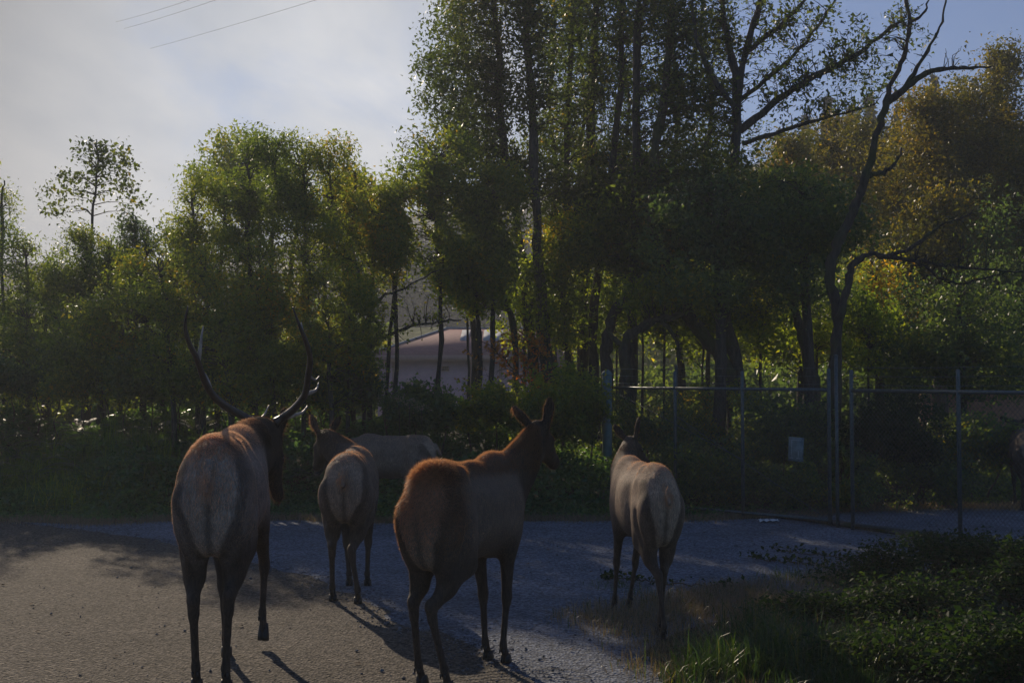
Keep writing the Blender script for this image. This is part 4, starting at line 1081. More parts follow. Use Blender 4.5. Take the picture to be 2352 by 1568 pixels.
# spreading alder with dark limbs against blue sky
za = 22.6
tree('alder_tree', 'spreading alder with dark limbs fanning out against the blue sky', 'tree',
     [stem([(1695, 870), (1668, 746), (1655, 600), (1672, 450), (1690, 330), (1695, 204), (1722, 85), (1749, 0), (1770, -120)], za, .145, .05),
      stem([(1692, 290), (1688, 170), (1664, 51), (1657, -40)], za, .09, .04, root=False), stem([(1700, 300), (1780, 235), (1860, 180), (1960, 130), (2040, 70), (2080, 40)], za, .08, .02, root=False),
      stem([(1705, 330), (1800, 300), (1900, 270), (2010, 240)], za + .4, .05, .015, root=False), stem([(1690, 250), (1640, 180), (1600, 90), (1590, 0)], za - .5, .06, .02, root=False),
      stem([(1712, 120), (1790, 60), (1850, 0), (1880, -60)], za, .06, .02, root=False), stem([(1700, 230), (1800, 150), (1880, 60), (1930, -20)], za + .5, .05, .02, root=False)],
     [blob(1640, 60, za, 90, 110, 1.0), blob(1760, 100, za, 110, 110, 1.0), blob(1880, 90, za, 120, 90, 1.0), blob(1850, 210, za, 170, 70, .9), blob(2000, 150, za, 90, 80, .5), blob(1640, 240, za, 70, 80, .8), blob(1740, -40, za, 180, 80, 1.0), blob(2090, 60, za, 60, 80, .25)],
     M_alder, M_bark, 0.08, None, twigs=900, per=8, seed=41, spread=0.13, limb_r=0.022, tw_r=0.007)
# forked tree on the right with a long arching limb
zf = 20.0
tree('forked_tree', 'forked tree behind the centre gate posts with a long limb arching to the right edge', 'tree',
     [stem([(1918, 880), (1922, 790), (1925, 720), (1905, 640), (1919, 578), (1949, 511), (1969, 460), (1989, 403), (2021, 289), (2035, 234), (2048, 190), (2079, 126), (2089, 54), (2078, -10), (2070, -80)], zf, .115, .02),
      stem([(1925, 735), (1948, 650), (1958, 611), (1996, 582), (2036, 591), (2103, 598), (2170, 608), (2250, 618), (2360, 622)], zf - .3, .068, .014, root=False),
      stem([(2035, 238), (2079, 204), (2130, 168), (2175, 158), (2232, 158), (2280, 152)], zf, .07, .015, root=False), stem([(2079, 200), (2105, 160), (2140, 100), (2160, 60), (2174, -10)], zf, .04, .012, root=False),
      stem([(1989, 403), (2030, 395), (2058, 375), (2070, 340)], zf, .05, .015, root=False), stem([(2036, 591), (2090, 570), (2160, 520), (2230, 490)], zf - .3, .04, .01, root=False),
      stem([(2103, 598), (2160, 640), (2210, 650), (2300, 630)], zf - .5, .03, .01, root=False), stem([(2089, 54), (2120, 30), (2145, -20)], zf, .03, .01, root=False)],
     [blob(2060, 100, zf, 60, 70, .5), blob(2150, 600, zf - .6, 150, 60, 1.2), blob(2260, 620, zf - .8, 110, 70, 1.0), blob(2240, 520, zf - .3, 100, 60, .8), blob(2180, 140, zf, 80, 30, .25)],
     M_gold, M_mossbark, 0.07, None, twigs=230, per=2, seed=44, spread=0.1, limb_r=0.02, tw_r=0.007, tipbare=0.6)
tree('leaning_tree', 'mossy trunk leaning left between the sign and the forked tree', 'tree', [stem([(1868, 890), (1848, 796), (1828, 712), (1815, 611), (1800, 520), (1790, 420)], 22.8, .13, .05)],
     [blob(1760, 480, 22.8, 140, 90, 1.3), blob(1860, 480, 23, 110, 100, 1.1), blob(1740, 620, 22.8, 100, 60)], M_dark, M_mossbark, 0.08, None, 330, 30, 47, 0.22)
tree('crooked_tree', 'crooked fork-trunked tree with a low arch over the left gate rail', 'tree', [stem([(1435, 870), (1435, 786), (1469, 756), (1516, 731), (1552, 728), (1590, 700)], 21.8, .13, .04), stem([(1435, 800), (1405, 770), (1390, 740)], 21.8, .06, .02, root=False), stem([(1516, 731), (1548, 770), (1560, 830)], 21.8, .05, .02, root=False)],
     [blob(1500, 680, 21.8, 110, 40, 1)], M_bright, M_mossbark, 0.08, None, 90, 14, 49, 0.2)
tree('slim_tree', 'slim dark trunk standing just right of the thin pale pole', 'tree', [stem([(1570, 900), (1562, 820), (1552, 740), (1560, 600)], 25, .09, .04)], [blob(1570, 620, 25.5, 90, 80, 1)], M_bright, M_bark, 0.085, None, 120, 26, 50, 0.22)

# dense lower canopy right of centre
for k, (lab, px, py, z, rx, ry, lm, tw, hue) in enumerate([
    ('dark leafy tree filling the space above the left gate leaf', 1640, 500, 21.4, 170, 110, M_dark, 400, 0),
    ('dark leafy tree above the centre gate posts', 1840, 490, 21.8, 170, 120, M_dark, 400, 0),
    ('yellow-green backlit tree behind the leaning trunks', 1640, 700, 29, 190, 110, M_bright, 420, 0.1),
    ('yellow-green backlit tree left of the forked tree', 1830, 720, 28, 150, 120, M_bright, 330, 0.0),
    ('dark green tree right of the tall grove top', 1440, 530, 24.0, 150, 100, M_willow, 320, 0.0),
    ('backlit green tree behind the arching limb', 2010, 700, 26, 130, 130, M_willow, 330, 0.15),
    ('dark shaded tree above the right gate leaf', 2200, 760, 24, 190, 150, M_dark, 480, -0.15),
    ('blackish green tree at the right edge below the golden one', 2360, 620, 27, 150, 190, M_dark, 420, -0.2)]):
    b0 = W(px, py + ry, z)
    xtra = [blob(px - 40, 650, z - .6, 120, 60, .35), blob(px + 60, 690, z + 1.5, 120, 70, .3)] if k in (0, 1) else []
    tree('leafy_tree', lab, 'tree', [([np.array([b0[0], z, float(ground_h(b0[0], z)) - .05]), np.array([b0[0] + .1, z, b0[2] * 0.6]), W(px + 5, py + ry * 0.3, z), W(px, py - ry * .5, z)], .13, .04)],
         [blob(px, py, z, rx, ry, 1.0), blob(px - rx * .5, py + ry * .4, z - .5, rx * .6, ry * .6, .5), blob(px + rx * .45, py + ry * .5, z - .4, rx * .6, ry * .6, .5)] + xtra, lm, M_bark, 0.078, None, int(tw * 1.1), 34, 60 + k, 0.27, hue=hue)
# golden trees on the right
for k, (lab, px, py, z, rx, ry, tw) in enumerate([
    ('tall golden autumn tree at the top right edge', 2290, 260, 36, 120, 150, 420), ('golden autumn tree behind the bare forked limbs', 2130, 380, 34, 140, 180, 560),
    ('broad olive-gold tree behind the forked trunk', 1990, 420, 38, 130, 150, 420), ('low golden-green tree right of the forked trunk', 2150, 560, 30, 150, 120, 330),
    ('rounded golden tree left of the forked trunk top', 1800, 400, 36, 110, 90, 240), ('golden tree filling the slope between the two tallest golden crowns', 2200, 310, 35, 130, 110, 330), ('low golden tree at the right edge', 2340, 460, 33, 120, 130, 330), ('olive-gold tree under the spreading alder limbs', 1910, 350, 40, 90, 80, 260)]):
    b0 = W(px, py + ry, z)
    tree('golden_tree', lab, 'tree', [([np.array([b0[0], z, -.05]), np.array([b0[0] + .1, z, b0[2] * 0.6]), W(px + 5, py + ry * 0.3, z), W(px, py - ry * .6, z)], .2, .05)],
         [blob(px, py, z, rx, ry, 1.0), blob(px - rx * .5, py + ry * .5, z - .6, rx * .6, ry * .6, .5), blob(px + rx * .5, py + ry * .4, z - .6, rx * .6, ry * .6, .5), blob(px + rx * .1, py - ry * .7, z, rx * .5, ry * .45, .35)], M_gold, M_bark, 0.095, 'golden autumn trees', int(tw * 1.35), 36, 80 + k, 0.34, limb_r=0.05, hue=-0.05)

# green-yellow trees left of the grove
for k, (lab, px, py, z, rx, ry, lm, tw) in enumerate([
    ('yellow-green tree overhanging the left end of the pink building', 1090, 600, 23, 110, 70, M_bright, 260),
    ('green tree standing in the notch above the hazy gap', 900, 500, 22.0, 85, 75, M_willow, 150),
    ('bushy green tree filling the notch left of the tall grove', 1000, 430, 22.5, 110, 120, M_willow, 420),
    ('green tree beneath the grove crown left of the twin trunks', 1120, 480, 22.8, 110, 110, M_willow, 360),
    ('leafy green tree right of the twin trunks', 1290, 600, 24, 100, 120, M_bright, 300)]):
    b0 = W(px, py + ry, z)
    tree('leafy_tree', lab, 'tree', [([np.array([b0[0], z, float(ground_h(b0[0], z)) - .05]), np.array([b0[0] + .1, z, b0[2] * 0.7]), W(px - 5, py + ry * 0.3, z), W(px, py - ry * .5, z)], .055, .02)],
         [blob(px, py, z, rx, ry, 1.0), blob(px - rx * .5, py + ry * .4, z - .4, rx * .5, ry * .5, .4), blob(px + rx * .3, py - ry * .5, z, rx * .5, ry * .5, .4), blob(px, py + ry * 1.1, z - .3, rx * .8, ry * .6, .6)], lm, M_bark, 0.075, None, int(tw * 1.5), 30, 100 + k, 0.2, hue=0.05)
for k, (lab, px, py, z, rx, ry, tw) in enumerate([('thin sapling screen among the twin trunk feet', 1200, 700, 24.5, 90, 110, 130), ('thin sapling screen between the middle trunks', 1330, 720, 26, 80, 120, 150), ('sapling with bright leaves beside the curving trunk', 1470, 640, 25, 90, 90, 150), ('young tree hanging over the pink roof ridge', 1070, 650, 25, 70, 45, 80), ('sparse yellow-green sapling left of the leaning trunk', 1520, 700, 23.5, 80, 90, 150), ('sparse yellow-green sapling right of the leaning trunk', 1610, 740, 23.8, 80, 90, 150), ('sparse yellow-green sapling left of the sign', 1740, 730, 23.5, 90, 100, 170), ('sparse yellow-green sapling beside the forked trunk foot', 1870, 740, 24.5, 80, 100, 150), ('sparse sapling right of the forked trunk foot', 1990, 760, 23.5, 80, 100, 150), ('sparse sapling in front of the low arch', 1410, 720, 25.5, 80, 100, 140)]):
    b0 = W(px, 880, z)
    tree('sapling', lab, 'tree', [([np.array([b0[0], z, 0.0]), W(px + 6, 800, z), W(px - 4, py, z), W(px, py - ry * .8, z)], .03, .01)], [blob(px, py, z, rx, ry, 1.0)], M_bright, M_bark, 0.085, None, tw, 22, 250 + k, 0.25)
# long bare limb over the gap
tree('arching_limb_tree', 'thin tree with long limbs arching right over the pink roof', 'tree', [stem([(760, 900), (790, 850), (850, 790), (930, 755), (1000, 740), (1060, 735)], 21.5, .055, .012), stem([(800, 835), (860, 700), (930, 660), (1010, 620)], 21.5, .035, .01, root=False)],
     [blob(930, 720, 21.5, 130, 70, 1)], M_willow, M_bark, 0.06, None, 90, 5, 110, 0.12)

# willows of the middle mass
for k, (lab, px, py, z, rx, ry, tw) in enumerate([
    ('willow with the highest ragged top left of the sky gap', 620, 420, 21.0, 85, 110, 360), ('willow with pointed tufts beside the sky gap', 745, 430, 21.3, 80, 100, 330),
    ('rounded willow on the left shoulder of the middle clump', 500, 500, 21.6, 95, 100, 360), ('low willow at the right foot of the sky gap', 850, 520, 21.8, 90, 90, 300),
    ('broad willow behind the right antler', 700, 640, 20.4, 150, 130, 640), ('broad willow behind the left antler', 470, 660, 20.6, 150, 130, 640),
    ('willow with a yellow-lit foot between the antlers', 590, 780, 20.0, 130, 90, 420), ('thin willow left of the pink building', 800, 760, 20.2, 80, 100, 260)]):
    rx *= 1.22; b0 = W(px, py + ry, z)
    st_ = []
    for q in range(3):
        xb = W(px + (q - 1) * rx * .25, 900, z)[0]; zz = z + 0.3 * (q - 1)
        st_.append(([np.array([xb, zz, float(ground_h(xb, zz)) - .05]), W(px + (q - 1) * rx * .45, (py + 900) / 2, zz), W(px + (q - 1) * rx * .6 + 14, py - ry * .05, zz), W(px + (q - 1) * rx * .55 - 8, py - ry * .45, zz)], .045, .012))
    lm = M_willow
    tree('willow_tree', lab, 'tree', st_, [blob(px, py, z, rx, ry, 1.0), blob(px - rx * .55, py + ry * .4, z - .3, rx * .6, ry * .6, .5), blob(px + rx * .5, py + ry * .4, z - .3, rx * .6, ry * .6, .5),
         blob(px, py + ry * 1.25, z - .2, rx * .95, ry * .7, .7), blob(px - rx * .3, py - ry * .75, z, rx * .35, ry * .4, .2), blob(px + rx * .35, py - ry * .85, z, rx * .3, ry * .35, .2)], lm, M_bark, 0.062, 'willows of the middle clump', int(tw * 1.3), 32, 120 + k, 0.16, 0.36, hue=0.12 if k in (6, 7) else 0.0)
# left trees
tree('young_tree', 'slender young tree standing alone against the pale sky on the left', 'tree', [stem([(207, 700), (207, 620), (213, 500), (222, 400), (222, 320)], 25, .05, .012)],
     [blob(235, 360, 25, 75, 48, 1.0), blob(270, 400, 25, 70, 50, .7), blob(160, 420, 25, 50, 35, .5), blob(120, 470, 25, 50, 40, .35), blob(305, 450, 25, 40, 40, .4)], M_alder, M_bark, 0.085, None, 150, 9, 140, 0.16, gap=0.1, quad=True)
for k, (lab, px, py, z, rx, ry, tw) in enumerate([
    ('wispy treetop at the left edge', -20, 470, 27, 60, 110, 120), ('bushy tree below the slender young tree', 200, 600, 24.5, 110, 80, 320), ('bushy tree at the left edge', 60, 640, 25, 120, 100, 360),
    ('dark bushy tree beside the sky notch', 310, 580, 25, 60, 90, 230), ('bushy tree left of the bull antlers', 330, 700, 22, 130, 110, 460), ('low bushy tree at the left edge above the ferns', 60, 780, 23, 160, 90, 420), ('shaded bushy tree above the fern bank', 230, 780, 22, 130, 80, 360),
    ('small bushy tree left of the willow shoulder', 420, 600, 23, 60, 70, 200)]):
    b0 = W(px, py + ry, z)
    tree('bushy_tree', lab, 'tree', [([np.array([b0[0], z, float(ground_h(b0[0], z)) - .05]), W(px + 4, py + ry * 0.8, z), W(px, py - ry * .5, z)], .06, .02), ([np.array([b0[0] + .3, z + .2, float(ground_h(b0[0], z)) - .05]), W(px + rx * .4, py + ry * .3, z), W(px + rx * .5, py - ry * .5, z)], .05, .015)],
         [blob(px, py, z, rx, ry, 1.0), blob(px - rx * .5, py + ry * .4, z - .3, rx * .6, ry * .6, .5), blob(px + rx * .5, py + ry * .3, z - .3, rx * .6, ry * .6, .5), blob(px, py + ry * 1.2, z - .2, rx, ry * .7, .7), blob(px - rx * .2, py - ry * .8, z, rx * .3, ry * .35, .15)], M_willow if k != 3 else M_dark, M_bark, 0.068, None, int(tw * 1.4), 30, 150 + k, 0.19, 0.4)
# orange vine maple and dark bush in front of the pink building
tree('vine_maple', 'orange-leaved shrub glowing in front of the pink building wall', 'shrub', [stem([(1230, 960), (1190, 860), (1130, 800), (1080, 770)], 21, .02, .006), stem([(1240, 960), (1210, 850), (1200, 790)], 21, .02, .006)],
     [blob(1200, 800, 21, 60, 40, 1.2), blob(1120, 840, 21, 70, 50, .5), blob(1240, 850, 21, 50, 50, .5)], M_orange, M_stem, 0.06, None, 150, 12, 170, 0.12)
for k, (lab, px, py, z, rx, ry, lm, tw, gr) in enumerate([
    ('dark rounded bush hiding the left foot of the pink building', 955, 925, 20, 85, 50, M_dark, 260, 34), ('green leafy bush right of the dark rounded bush', 1140, 925, 20.4, 100, 45, M_willow, 300, 30),
    ('sparkling green bush left of the thick gate post', 1290, 920, 19.6, 120, 90, M_willow, 480, 32), ('leafy bush behind the left half of the left gate leaf', 1490, 960, 20.8, 100, 70, M_dark, 330, 30),
    ('leafy bush behind the sign on the gate', 1800, 980, 20.0, 130, 70, M_dark, 420, 30), ('backlit bush low behind the middle of the left gate leaf', 1650, 950, 21.5, 120, 70, M_willow, 420, 30),
    ('green bush behind the left half of the right gate leaf', 2060, 980, 19.5, 120, 80, M_bramble, 420, 30), ('dark bush behind the right gate leaf', 2230, 1010, 20.5, 130, 60, M_dark, 420, 30),
    ('low bramble behind the foot of the left gate leaf', 1600, 1070, 19.6, 150, 70, M_dark, 460, 26), ('low dark bramble behind the centre gate posts', 1880, 1080, 19.2, 140, 70, M_dark, 460, 26),
    ('low dark bramble behind the right gate leaf', 2120, 1090, 19.6, 120, 60, M_dark, 360, 26)]):
    b0 = W(px, py + ry, z)
    tree('bush', lab, 'bush', [([np.array([b0[0] + q * .2, z, -.03]), np.array([b0[0] + q * .5, z, max(.2, b0[2])]), W(px + q * rx * .3, py, z)], .02, .006) for q in (-1, 0, 1)],
         [blob(px, py, z, rx, ry, 1.0), blob(px - rx * .5, py + ry * .5, z - .3, rx * .5, ry * .6, .5), blob(px + rx * .5, py + ry * .5, z - .3, rx * .5, ry * .6, .5)], lm, M_stem, 0.06, None, tw, gr, 180 + k, 0.15, 0.6, hue=0.05 if k in (2, 5) else 0)
for k, (lab, px, py, z, rx, ry, tw) in enumerate([('tree added out of sight behind the highest ragged willow to block sun on the gravel', 565, 405, 33, 125, 105, 420), ('tree added just behind the willow beside the sky notch to block sun on the gravel', 800, 460, 28, 75, 75, 220)]):  # trees added to keep sun patches off the gravel
    b0 = W(px, py + ry, z)
    tree('leafy_tree', lab, 'tree', [([np.array([b0[0], z, 0.0]), W(px + 6, 700, z), W(px, py, z)], .12, .04)], [blob(px, py, z, rx, ry, 1.0)], M_willow, M_bark, 0.1, None, tw, 30, 270 + k, 0.3)
for k, (lab, px, py, z, rx, ry, lm) in enumerate([('leafy bush at the left edge above the ferns', 30, 850, 21.8, 110, 60, M_dark), ('leafy bush left of the bull antlers above the ferns', 190, 860, 21.6, 110, 60, M_willow), ('dark leafy bush just left of the bull antlers', 350, 850, 21.2, 100, 65, M_dark),
    ('yellow-lit leafy bush framed by the antlers', 560, 850, 20.6, 90, 65, M_bright), ('leafy bush under the left antler', 460, 870, 20.4, 80, 60, M_willow), ('leafy bush behind the right antler', 680, 860, 20.8, 90, 65, M_willow), ('leafy bush above the small elk', 800, 870, 20.6, 80, 60, M_dark)]):
    b0 = W(px, py + ry, z)
    tree('bush', lab, 'bush', [([np.array([b0[0] + q * .2, z, float(ground_h(b0[0], z)) - .05]), np.array([b0[0] + q * .5, z, float(ground_h(b0[0], z)) + .4]), W(px + q * rx * .3, py, z)], .02, .006) for q in (-1, 0, 1)],
         [blob(px, py, z, rx, ry, 1.0), blob(px - rx * .5, py + ry * .4, z - .3, rx * .5, ry * .6, .5), blob(px + rx * .5, py + ry * .4, z - .3, rx * .5, ry * .6, .5)], lm, M_stem, 0.06, None, 260, 26, 290 + k, 0.15, 0.6)
# distant firs on the hill
def fir(label, px, py, z, hgt, seed):
    rg = np.random.default_rng(seed); g = W(px, py, z); hgt = g[2]; base = np.array([g[0], z, 0.0])
    root = empty('fir_tree', tuple(base)); props(root, label, 'tree', 'distant firs')
    m = MB(); m.tube([(0, 0, -1), (0, 0, hgt * .98)], [hgt * .02, .03], 6); m.build('trunk', M_bark, root)
    n = 2200; t = rg.random(n) ** 0.8; zz = hgt * (0.12 + 0.88 * t); lay = np.floor(t * 22) / 22
    r = (1 - t) * hgt * 0.15 * (0.55 + 0.75 * np.abs(np.sin(lay * 77 + 1)) * 0.6) * rg.random(n) ** .5 + .05; a = rg.uniform(0, 2 * PI, n)
    C = np.stack([r * np.cos(a), r * np.sin(a), zz - r * .25], 1)
    V, F, rr = leaves(C, hgt * .03, 0.35, rg=rg); obj('crown', mesh('crown', V, F, M_fir, attrs={'rnd': rr}), root)
for k, (px, py, z, h, lab) in enumerate([(1998, 222, 95, 11, 'distant fir tip just left of the forked tree limbs'), (2060, 250, 100, 10, 'distant fir tip behind the forked limbs'), (2295 - 8, 190, 90, 12, 'distant fir tip at the golden tree top'), (1955, 245, 100, 9, 'distant fir tip left of the others'), (1850, 268, 92, 10, 'distant fir under the spreading alder limbs'), (1790, 300, 96, 9, 'distant fir low under the spreading alder'), (2145, 178, 88, 12, 'distant fir between the golden crowns'), (1900, 225, 90, 11, 'distant fir tip beneath the alder twigs')]):
    fir(lab, px, py, z, h, 300 + k)

# ------------------------------------------------------------------ ground cover
def thicket(name, label, region, n, hfun, lm, size, seed, thick=0.5, aspect=0.55, hue=0.0, cat='undergrowth'):
    rg = np.random.default_rng(seed); x0, x1, y0, y1 = region
    x = rg.uniform(x0, x1, n); y = rg.uniform(y0, y1, n)
    h = hfun(x, y); ok = h > 0.01; x, y, h = x[ok], y[ok], h[ok]
    u = 1 - rg.random(len(x)) ** 1.6 * thick
    z = ground_h(x, y) + h * u + rg.normal(0, 0.03, len(x))
    C = np.stack([x, y, z], 1)
    rn = (0.55 * rg.random(len(x)) + 0.55 * veg_noise(C, seed + 1, 1.4) - 0.08 + hue).clip(0, 1)
    V, F, r = leaves(C, size, aspect, rnd=rn, flat=0.8, rg=rg)
    o = obj(name, mesh(name, V, F, lm, attrs={'rnd': r})); props(o, label, cat, kind='stuff')
    return o
def lump(x, y, seed, s=1.0, lo=0.35): return (0.5 + 0.5 * np.tanh(1.5 * fnoise(x, y, seed, 4, s))) * (1 - lo) + lo
sm = lambda a: np.clip(a, 0, 1) ** 2 * (3 - 2 * np.clip(a, 0, 1))
thicket('bramble_thicket', 'dark green bramble thicket on the bank behind the elk', (-13, 1.6, 17.6, 22.5), 105000, lambda x, y: sm((y - edge_y(x) - .15) / 1.4) * lump(x, y, 31, 1.6) * (0.55 + 0.35 * sm((x + 8) / 6)), M_bank, 0.08, 401, 0.6)
thicket('low_weeds', 'low leafy weeds along the far gravel edge', (-12, 9, 17.3, 19.4), 26000, lambda x, y: sm((y - edge_y(x) + .12) / .5) * lump(x, y, 33, 3) * 0.16, M_bank, 0.05, 403, 0.9)
thicket('undergrowth', 'dark undergrowth on the ground behind the gate', (1.0, 12, 20.2, 27), 40000, lambda x, y: sm((y - np.maximum(19.0 + 0.12 * (x - 1), 0)) / 1.5) * lump(x, y, 35, 1.2) * 0.75 * np.where(x > 7.0, 0.35, 1), M_dark, 0.08, 405, 0.7)
# ferns on the left bank
def frond_mesh(L_, seed):
    rg = np.random.default_rng(seed); m = MB(); n = 16
    t = np.linspace(0, 1, n); sp = np.stack([t * 0, L_ * t * (1 - .15 * t), L_ * (0.75 * t - 0.62 * t * t)], 1)
    V = []; F = []; c = 0
    for i in range(1, n):
        wl = L_ * 0.19 * math.sin(PI * min(1, (1 - t[i]) ** .8 * .9 + .08))
        for s in (-1, 1):
            p = sp[i]; dv = np.array([s, .35, -.18]); dv /= np.linalg.norm(dv)
            q = p + dv * wl; w = L_ * 0.024
            V += [p + [0, -w, 0], q, p + [0, w, 0]]; F.append((c, c + 1, c + 2)); c += 3
    V += [tuple(p + [-.004, 0, 0]) for p in sp[[0, 7, 15]]] + [tuple(p + [.004, 0, 0.001]) for p in sp[[0, 7, 15]]]
    F += [(c, c + 3, c + 4, c + 1), (c + 1, c + 4, c + 5, c + 2)]
    V = np.array(V, float)
    return mesh('frond', V, F, M_fern, attrs={'rnd': np.repeat(rg.random(1), len(V))})
FR = [frond_mesh(0.6, i) for i in range(5)]
def fern(label, x, y, s, seed, extra=0.25):
    rg = np.random.default_rng(seed); root = empty('fern', (x, y, float(ground_h(x, y)) + extra)); props(root, label, 'fern', 'ferns on the left bank')
    root.scale = (s,) * 3
    for q in range(11):
        o = obj('frond', FR[rg.integers(5)], root, (0, 0, 0), (rg.normal(0.12, .18), rg.normal(0, .1), q * 2 * PI / 11 + rg.normal(0, .25)), rg.uniform(.75, 1.15))
rg = np.random.default_rng(77)
spots = []
for _ in range(4000):
    x, y = rg.uniform(-9.5, -2.2), rg.uniform(18.9, 22.0)
    if all((x - a) ** 2 + (y - b) ** 2 > .33 for a, b in spots): spots.append((x, y))
    if len(spots) >= 46: break
for k, (x, y) in enumerate(spots):
    fern('dark arching fern among the others on the shaded bank left of the elk', x, y, rg.uniform(.8, 1.3), 500 + k, 0.28)

def grass(name, label, x, y, length, width, lean, mat, seed, hue=0.0, z0=0.0, curve=.5, cat='grass'):
    rg = np.random.default_rng(seed); n = len(x)
    B = np.stack([x, y, (ground_h(x, y) if z0 is None else np.zeros(n) + z0)], 1)
    V, F, r = blades(B, length, width, lean, rnd=(rg.random(n) * .7 + .3 * veg_noise(B, seed) + hue).clip(0, 1), rg=rg, curve=curve)
    o = obj(name, mesh(name, V, F, mat, attrs={'rnd': r})); props(o, label, cat, kind='stuff'); return o
def clump(cx, cy, n, r, rg): return cx + rg.normal(0, r, n), cy + rg.normal(0, r, n)
# tall grass on the left bank edge
def tuft(label, px, py, n, L_, sp, mat, seed, wd=.012, lean=.45, hue=0, dy=0):
    rg = np.random.default_rng(seed); g = G(px, py); x, y = clump(g[0], g[1] + dy, n, sp, rg)
    B = np.stack([x - g[0], y - g[1], ground_h(x, y)], 1)
    V, F, r = blades(B, L_, wd, lean, rnd=(rg.random(n) + hue).clip(0, 1), rg=rg)
    o = obj('grass_tuft', mesh('grass_tuft', V, F, mat, attrs={'rnd': r}), None, (g[0], g[1], 0)); props(o, label, 'grass'); return o
tuft('bright lime-green grass tuft catching the sun on the left bank', 185, 1172, 700, .55, .28, M_lime, 601, hue=.1, dy=-.35)
tuft('broad dull green grass tuft right of the lime one on the bank', 255, 1172, 620, .45, .36, M_lime, 602, hue=-.25, dy=-.25)
tuft('tall reedy grass tuft higher on the left bank', 270, 1160, 320, .85, .45, M_lime, 603, hue=-.3, dy=.1)
tuft('grass tuft leaning beside the bull hip on the bank', 375, 1165, 320, .70, .35, M_lime, 604, hue=-.2, dy=.0)
tuft('sparse tall grass at the left edge of the bank', 60, 1165, 260, .7, .5, M_lime, 605, hue=-.3, dy=.0)
# dry strip along the far edge
rg = np.random.default_rng(88)
n = 26000; x = rg.uniform(-11, 9, n); y = edge_y(x) + rg.normal(.1, .22, n)
grass('dry_grass', 'thin dry grass fringe along the far gravel edge', x, y, .10, .006, .7, M_dry, 611, z0=None)
# right foreground verge: dry grass, green clumps and brambles
def inverge(x, y):
    """1 inside the verge right of the gravel border"""
    bx = np.interp(y, [p[1] for p in rbw[::1]][:60], [p[0] for p in rbw[::1]][:60])
    return x - bx
n = 110000; y = rg.uniform(6.6, 12.4, n); pxs = rg.uniform(1130, 2150, n); x = (pxs - CX) / FPX * y
pys = HOR + HC * FPX / y
edgep = np.interp(pys, [1262, 1300, 1322, 1345, 1380, 1430, 1500, 1568, 1700], [2200, 1900, 1700, 1470, 1320, 1230, 1330, 1480, 1560])
dens = sm((pxs - edgep + 70 * fnoise(x, y, 5, 4, 3)) / 240) * (0.25 + 0.75 * lump(x, y, 51, 2.5, 0)) * (y / 12.5) * .95; keep = rg.random(n) < dens
grass('dry_grass', 'brown dry grass under and right of the lean elk', x[keep], y[keep], .10, .0045, .8, M_dry, 612, z0=-.008)
keep = rg.random(n) < dens * .10
grass('short_grass', 'short green shoots among the dry grass on the verge', x[keep], y[keep], .09, .006, .7, M_grass, 613, z0=-.008)
for k, (px, py, n, L_, sp, wd, lab) in enumerate([(1700, 1560, 520, .30, .16, .009, 'lush green grass clump at the bottom edge of the verge'), (1800, 1520, 620, .34, .20, .010, 'bright green grass clump below the brambles'),
     (1640, 1520, 260, .22, .13, .008, 'small green clump at the left end of the lush grass'), (1880, 1570, 420, .30, .2, .010, 'green grass clump at the bottom beside the brambles'), (1740, 1470, 260, .30, .12, .008, 'thin upright grass clump above the lush one'),
     (1580, 1560, 160, .16, .12, .007, 'tiny grass clump nearest the blue gravel'), (1985, 1540, 300, .32, .2, .009, 'grass clump in front of the darkest brambles'), (1420, 1345, 160, .07, .16, .006, 'flat green patch on the gravel left of the lean elk'), (1480, 1362, 90, .06, .12, .006, 'flat green patch beside the lean elk hoof'),
     (1950, 1330, 260, .22, .22, .008, 'pale grass clump near the end of the fallen pole'), (1830, 1330, 200, .14, .2, .007, 'thin short clump at the verge tip')]):
    tuft(lab, px, py, n, L_, sp, M_grass if k != 9 else M_dry, 620 + k, wd * .8, .75)
rg = np.random.default_rng(90); n = 5200; pxs = rg.uniform(1540, 2060, n); pys = rg.uniform(1425, 1640, n)
cen = 1450 + (1640 - pxs).clip(0, 200) * .35; keep = (rg.random(n) < sm((pys - cen) / 120) * sm((pxs - 1540) / 90)) ; Gp = np.array([G(a, b) for a, b in zip(pxs[keep], pys[keep])])
kk_ = lump(Gp[:, 0], Gp[:, 1], 71, 3.0, 0) > .38; Gp = Gp[kk_]; Gp = np.repeat(Gp, 4, 0) + rg.normal(0, .03, (len(Gp) * 4, 3)) * [1, 1, 0]
grass('green_grass', 'fine green grass filling the bottom of the right verge', Gp[:, 0], Gp[:, 1], .19, .0065, .8, M_grass, 614, z0=-.008)
# fallen leaves on the asphalt and gravel
rg = np.random.default_rng(91); n = 130; y = rg.uniform(6.6, 17.5, n); x = rg.uniform(-5.5, 3.5, n); C = np.stack([x, y, np.full(n, .012)], 1)
V, F, r = leaves(C, .045, .6, flat=4, rg=rg); props(obj('fallen_leaves', mesh('fallen_leaves', V, F, simple('dead_leaf', (0.10, 0.06, 0.03), 0.95), attrs={'rnd': r * .6})), 'scattered small fallen leaves on the asphalt and gravel', 'leaf litter', kind='stuff')
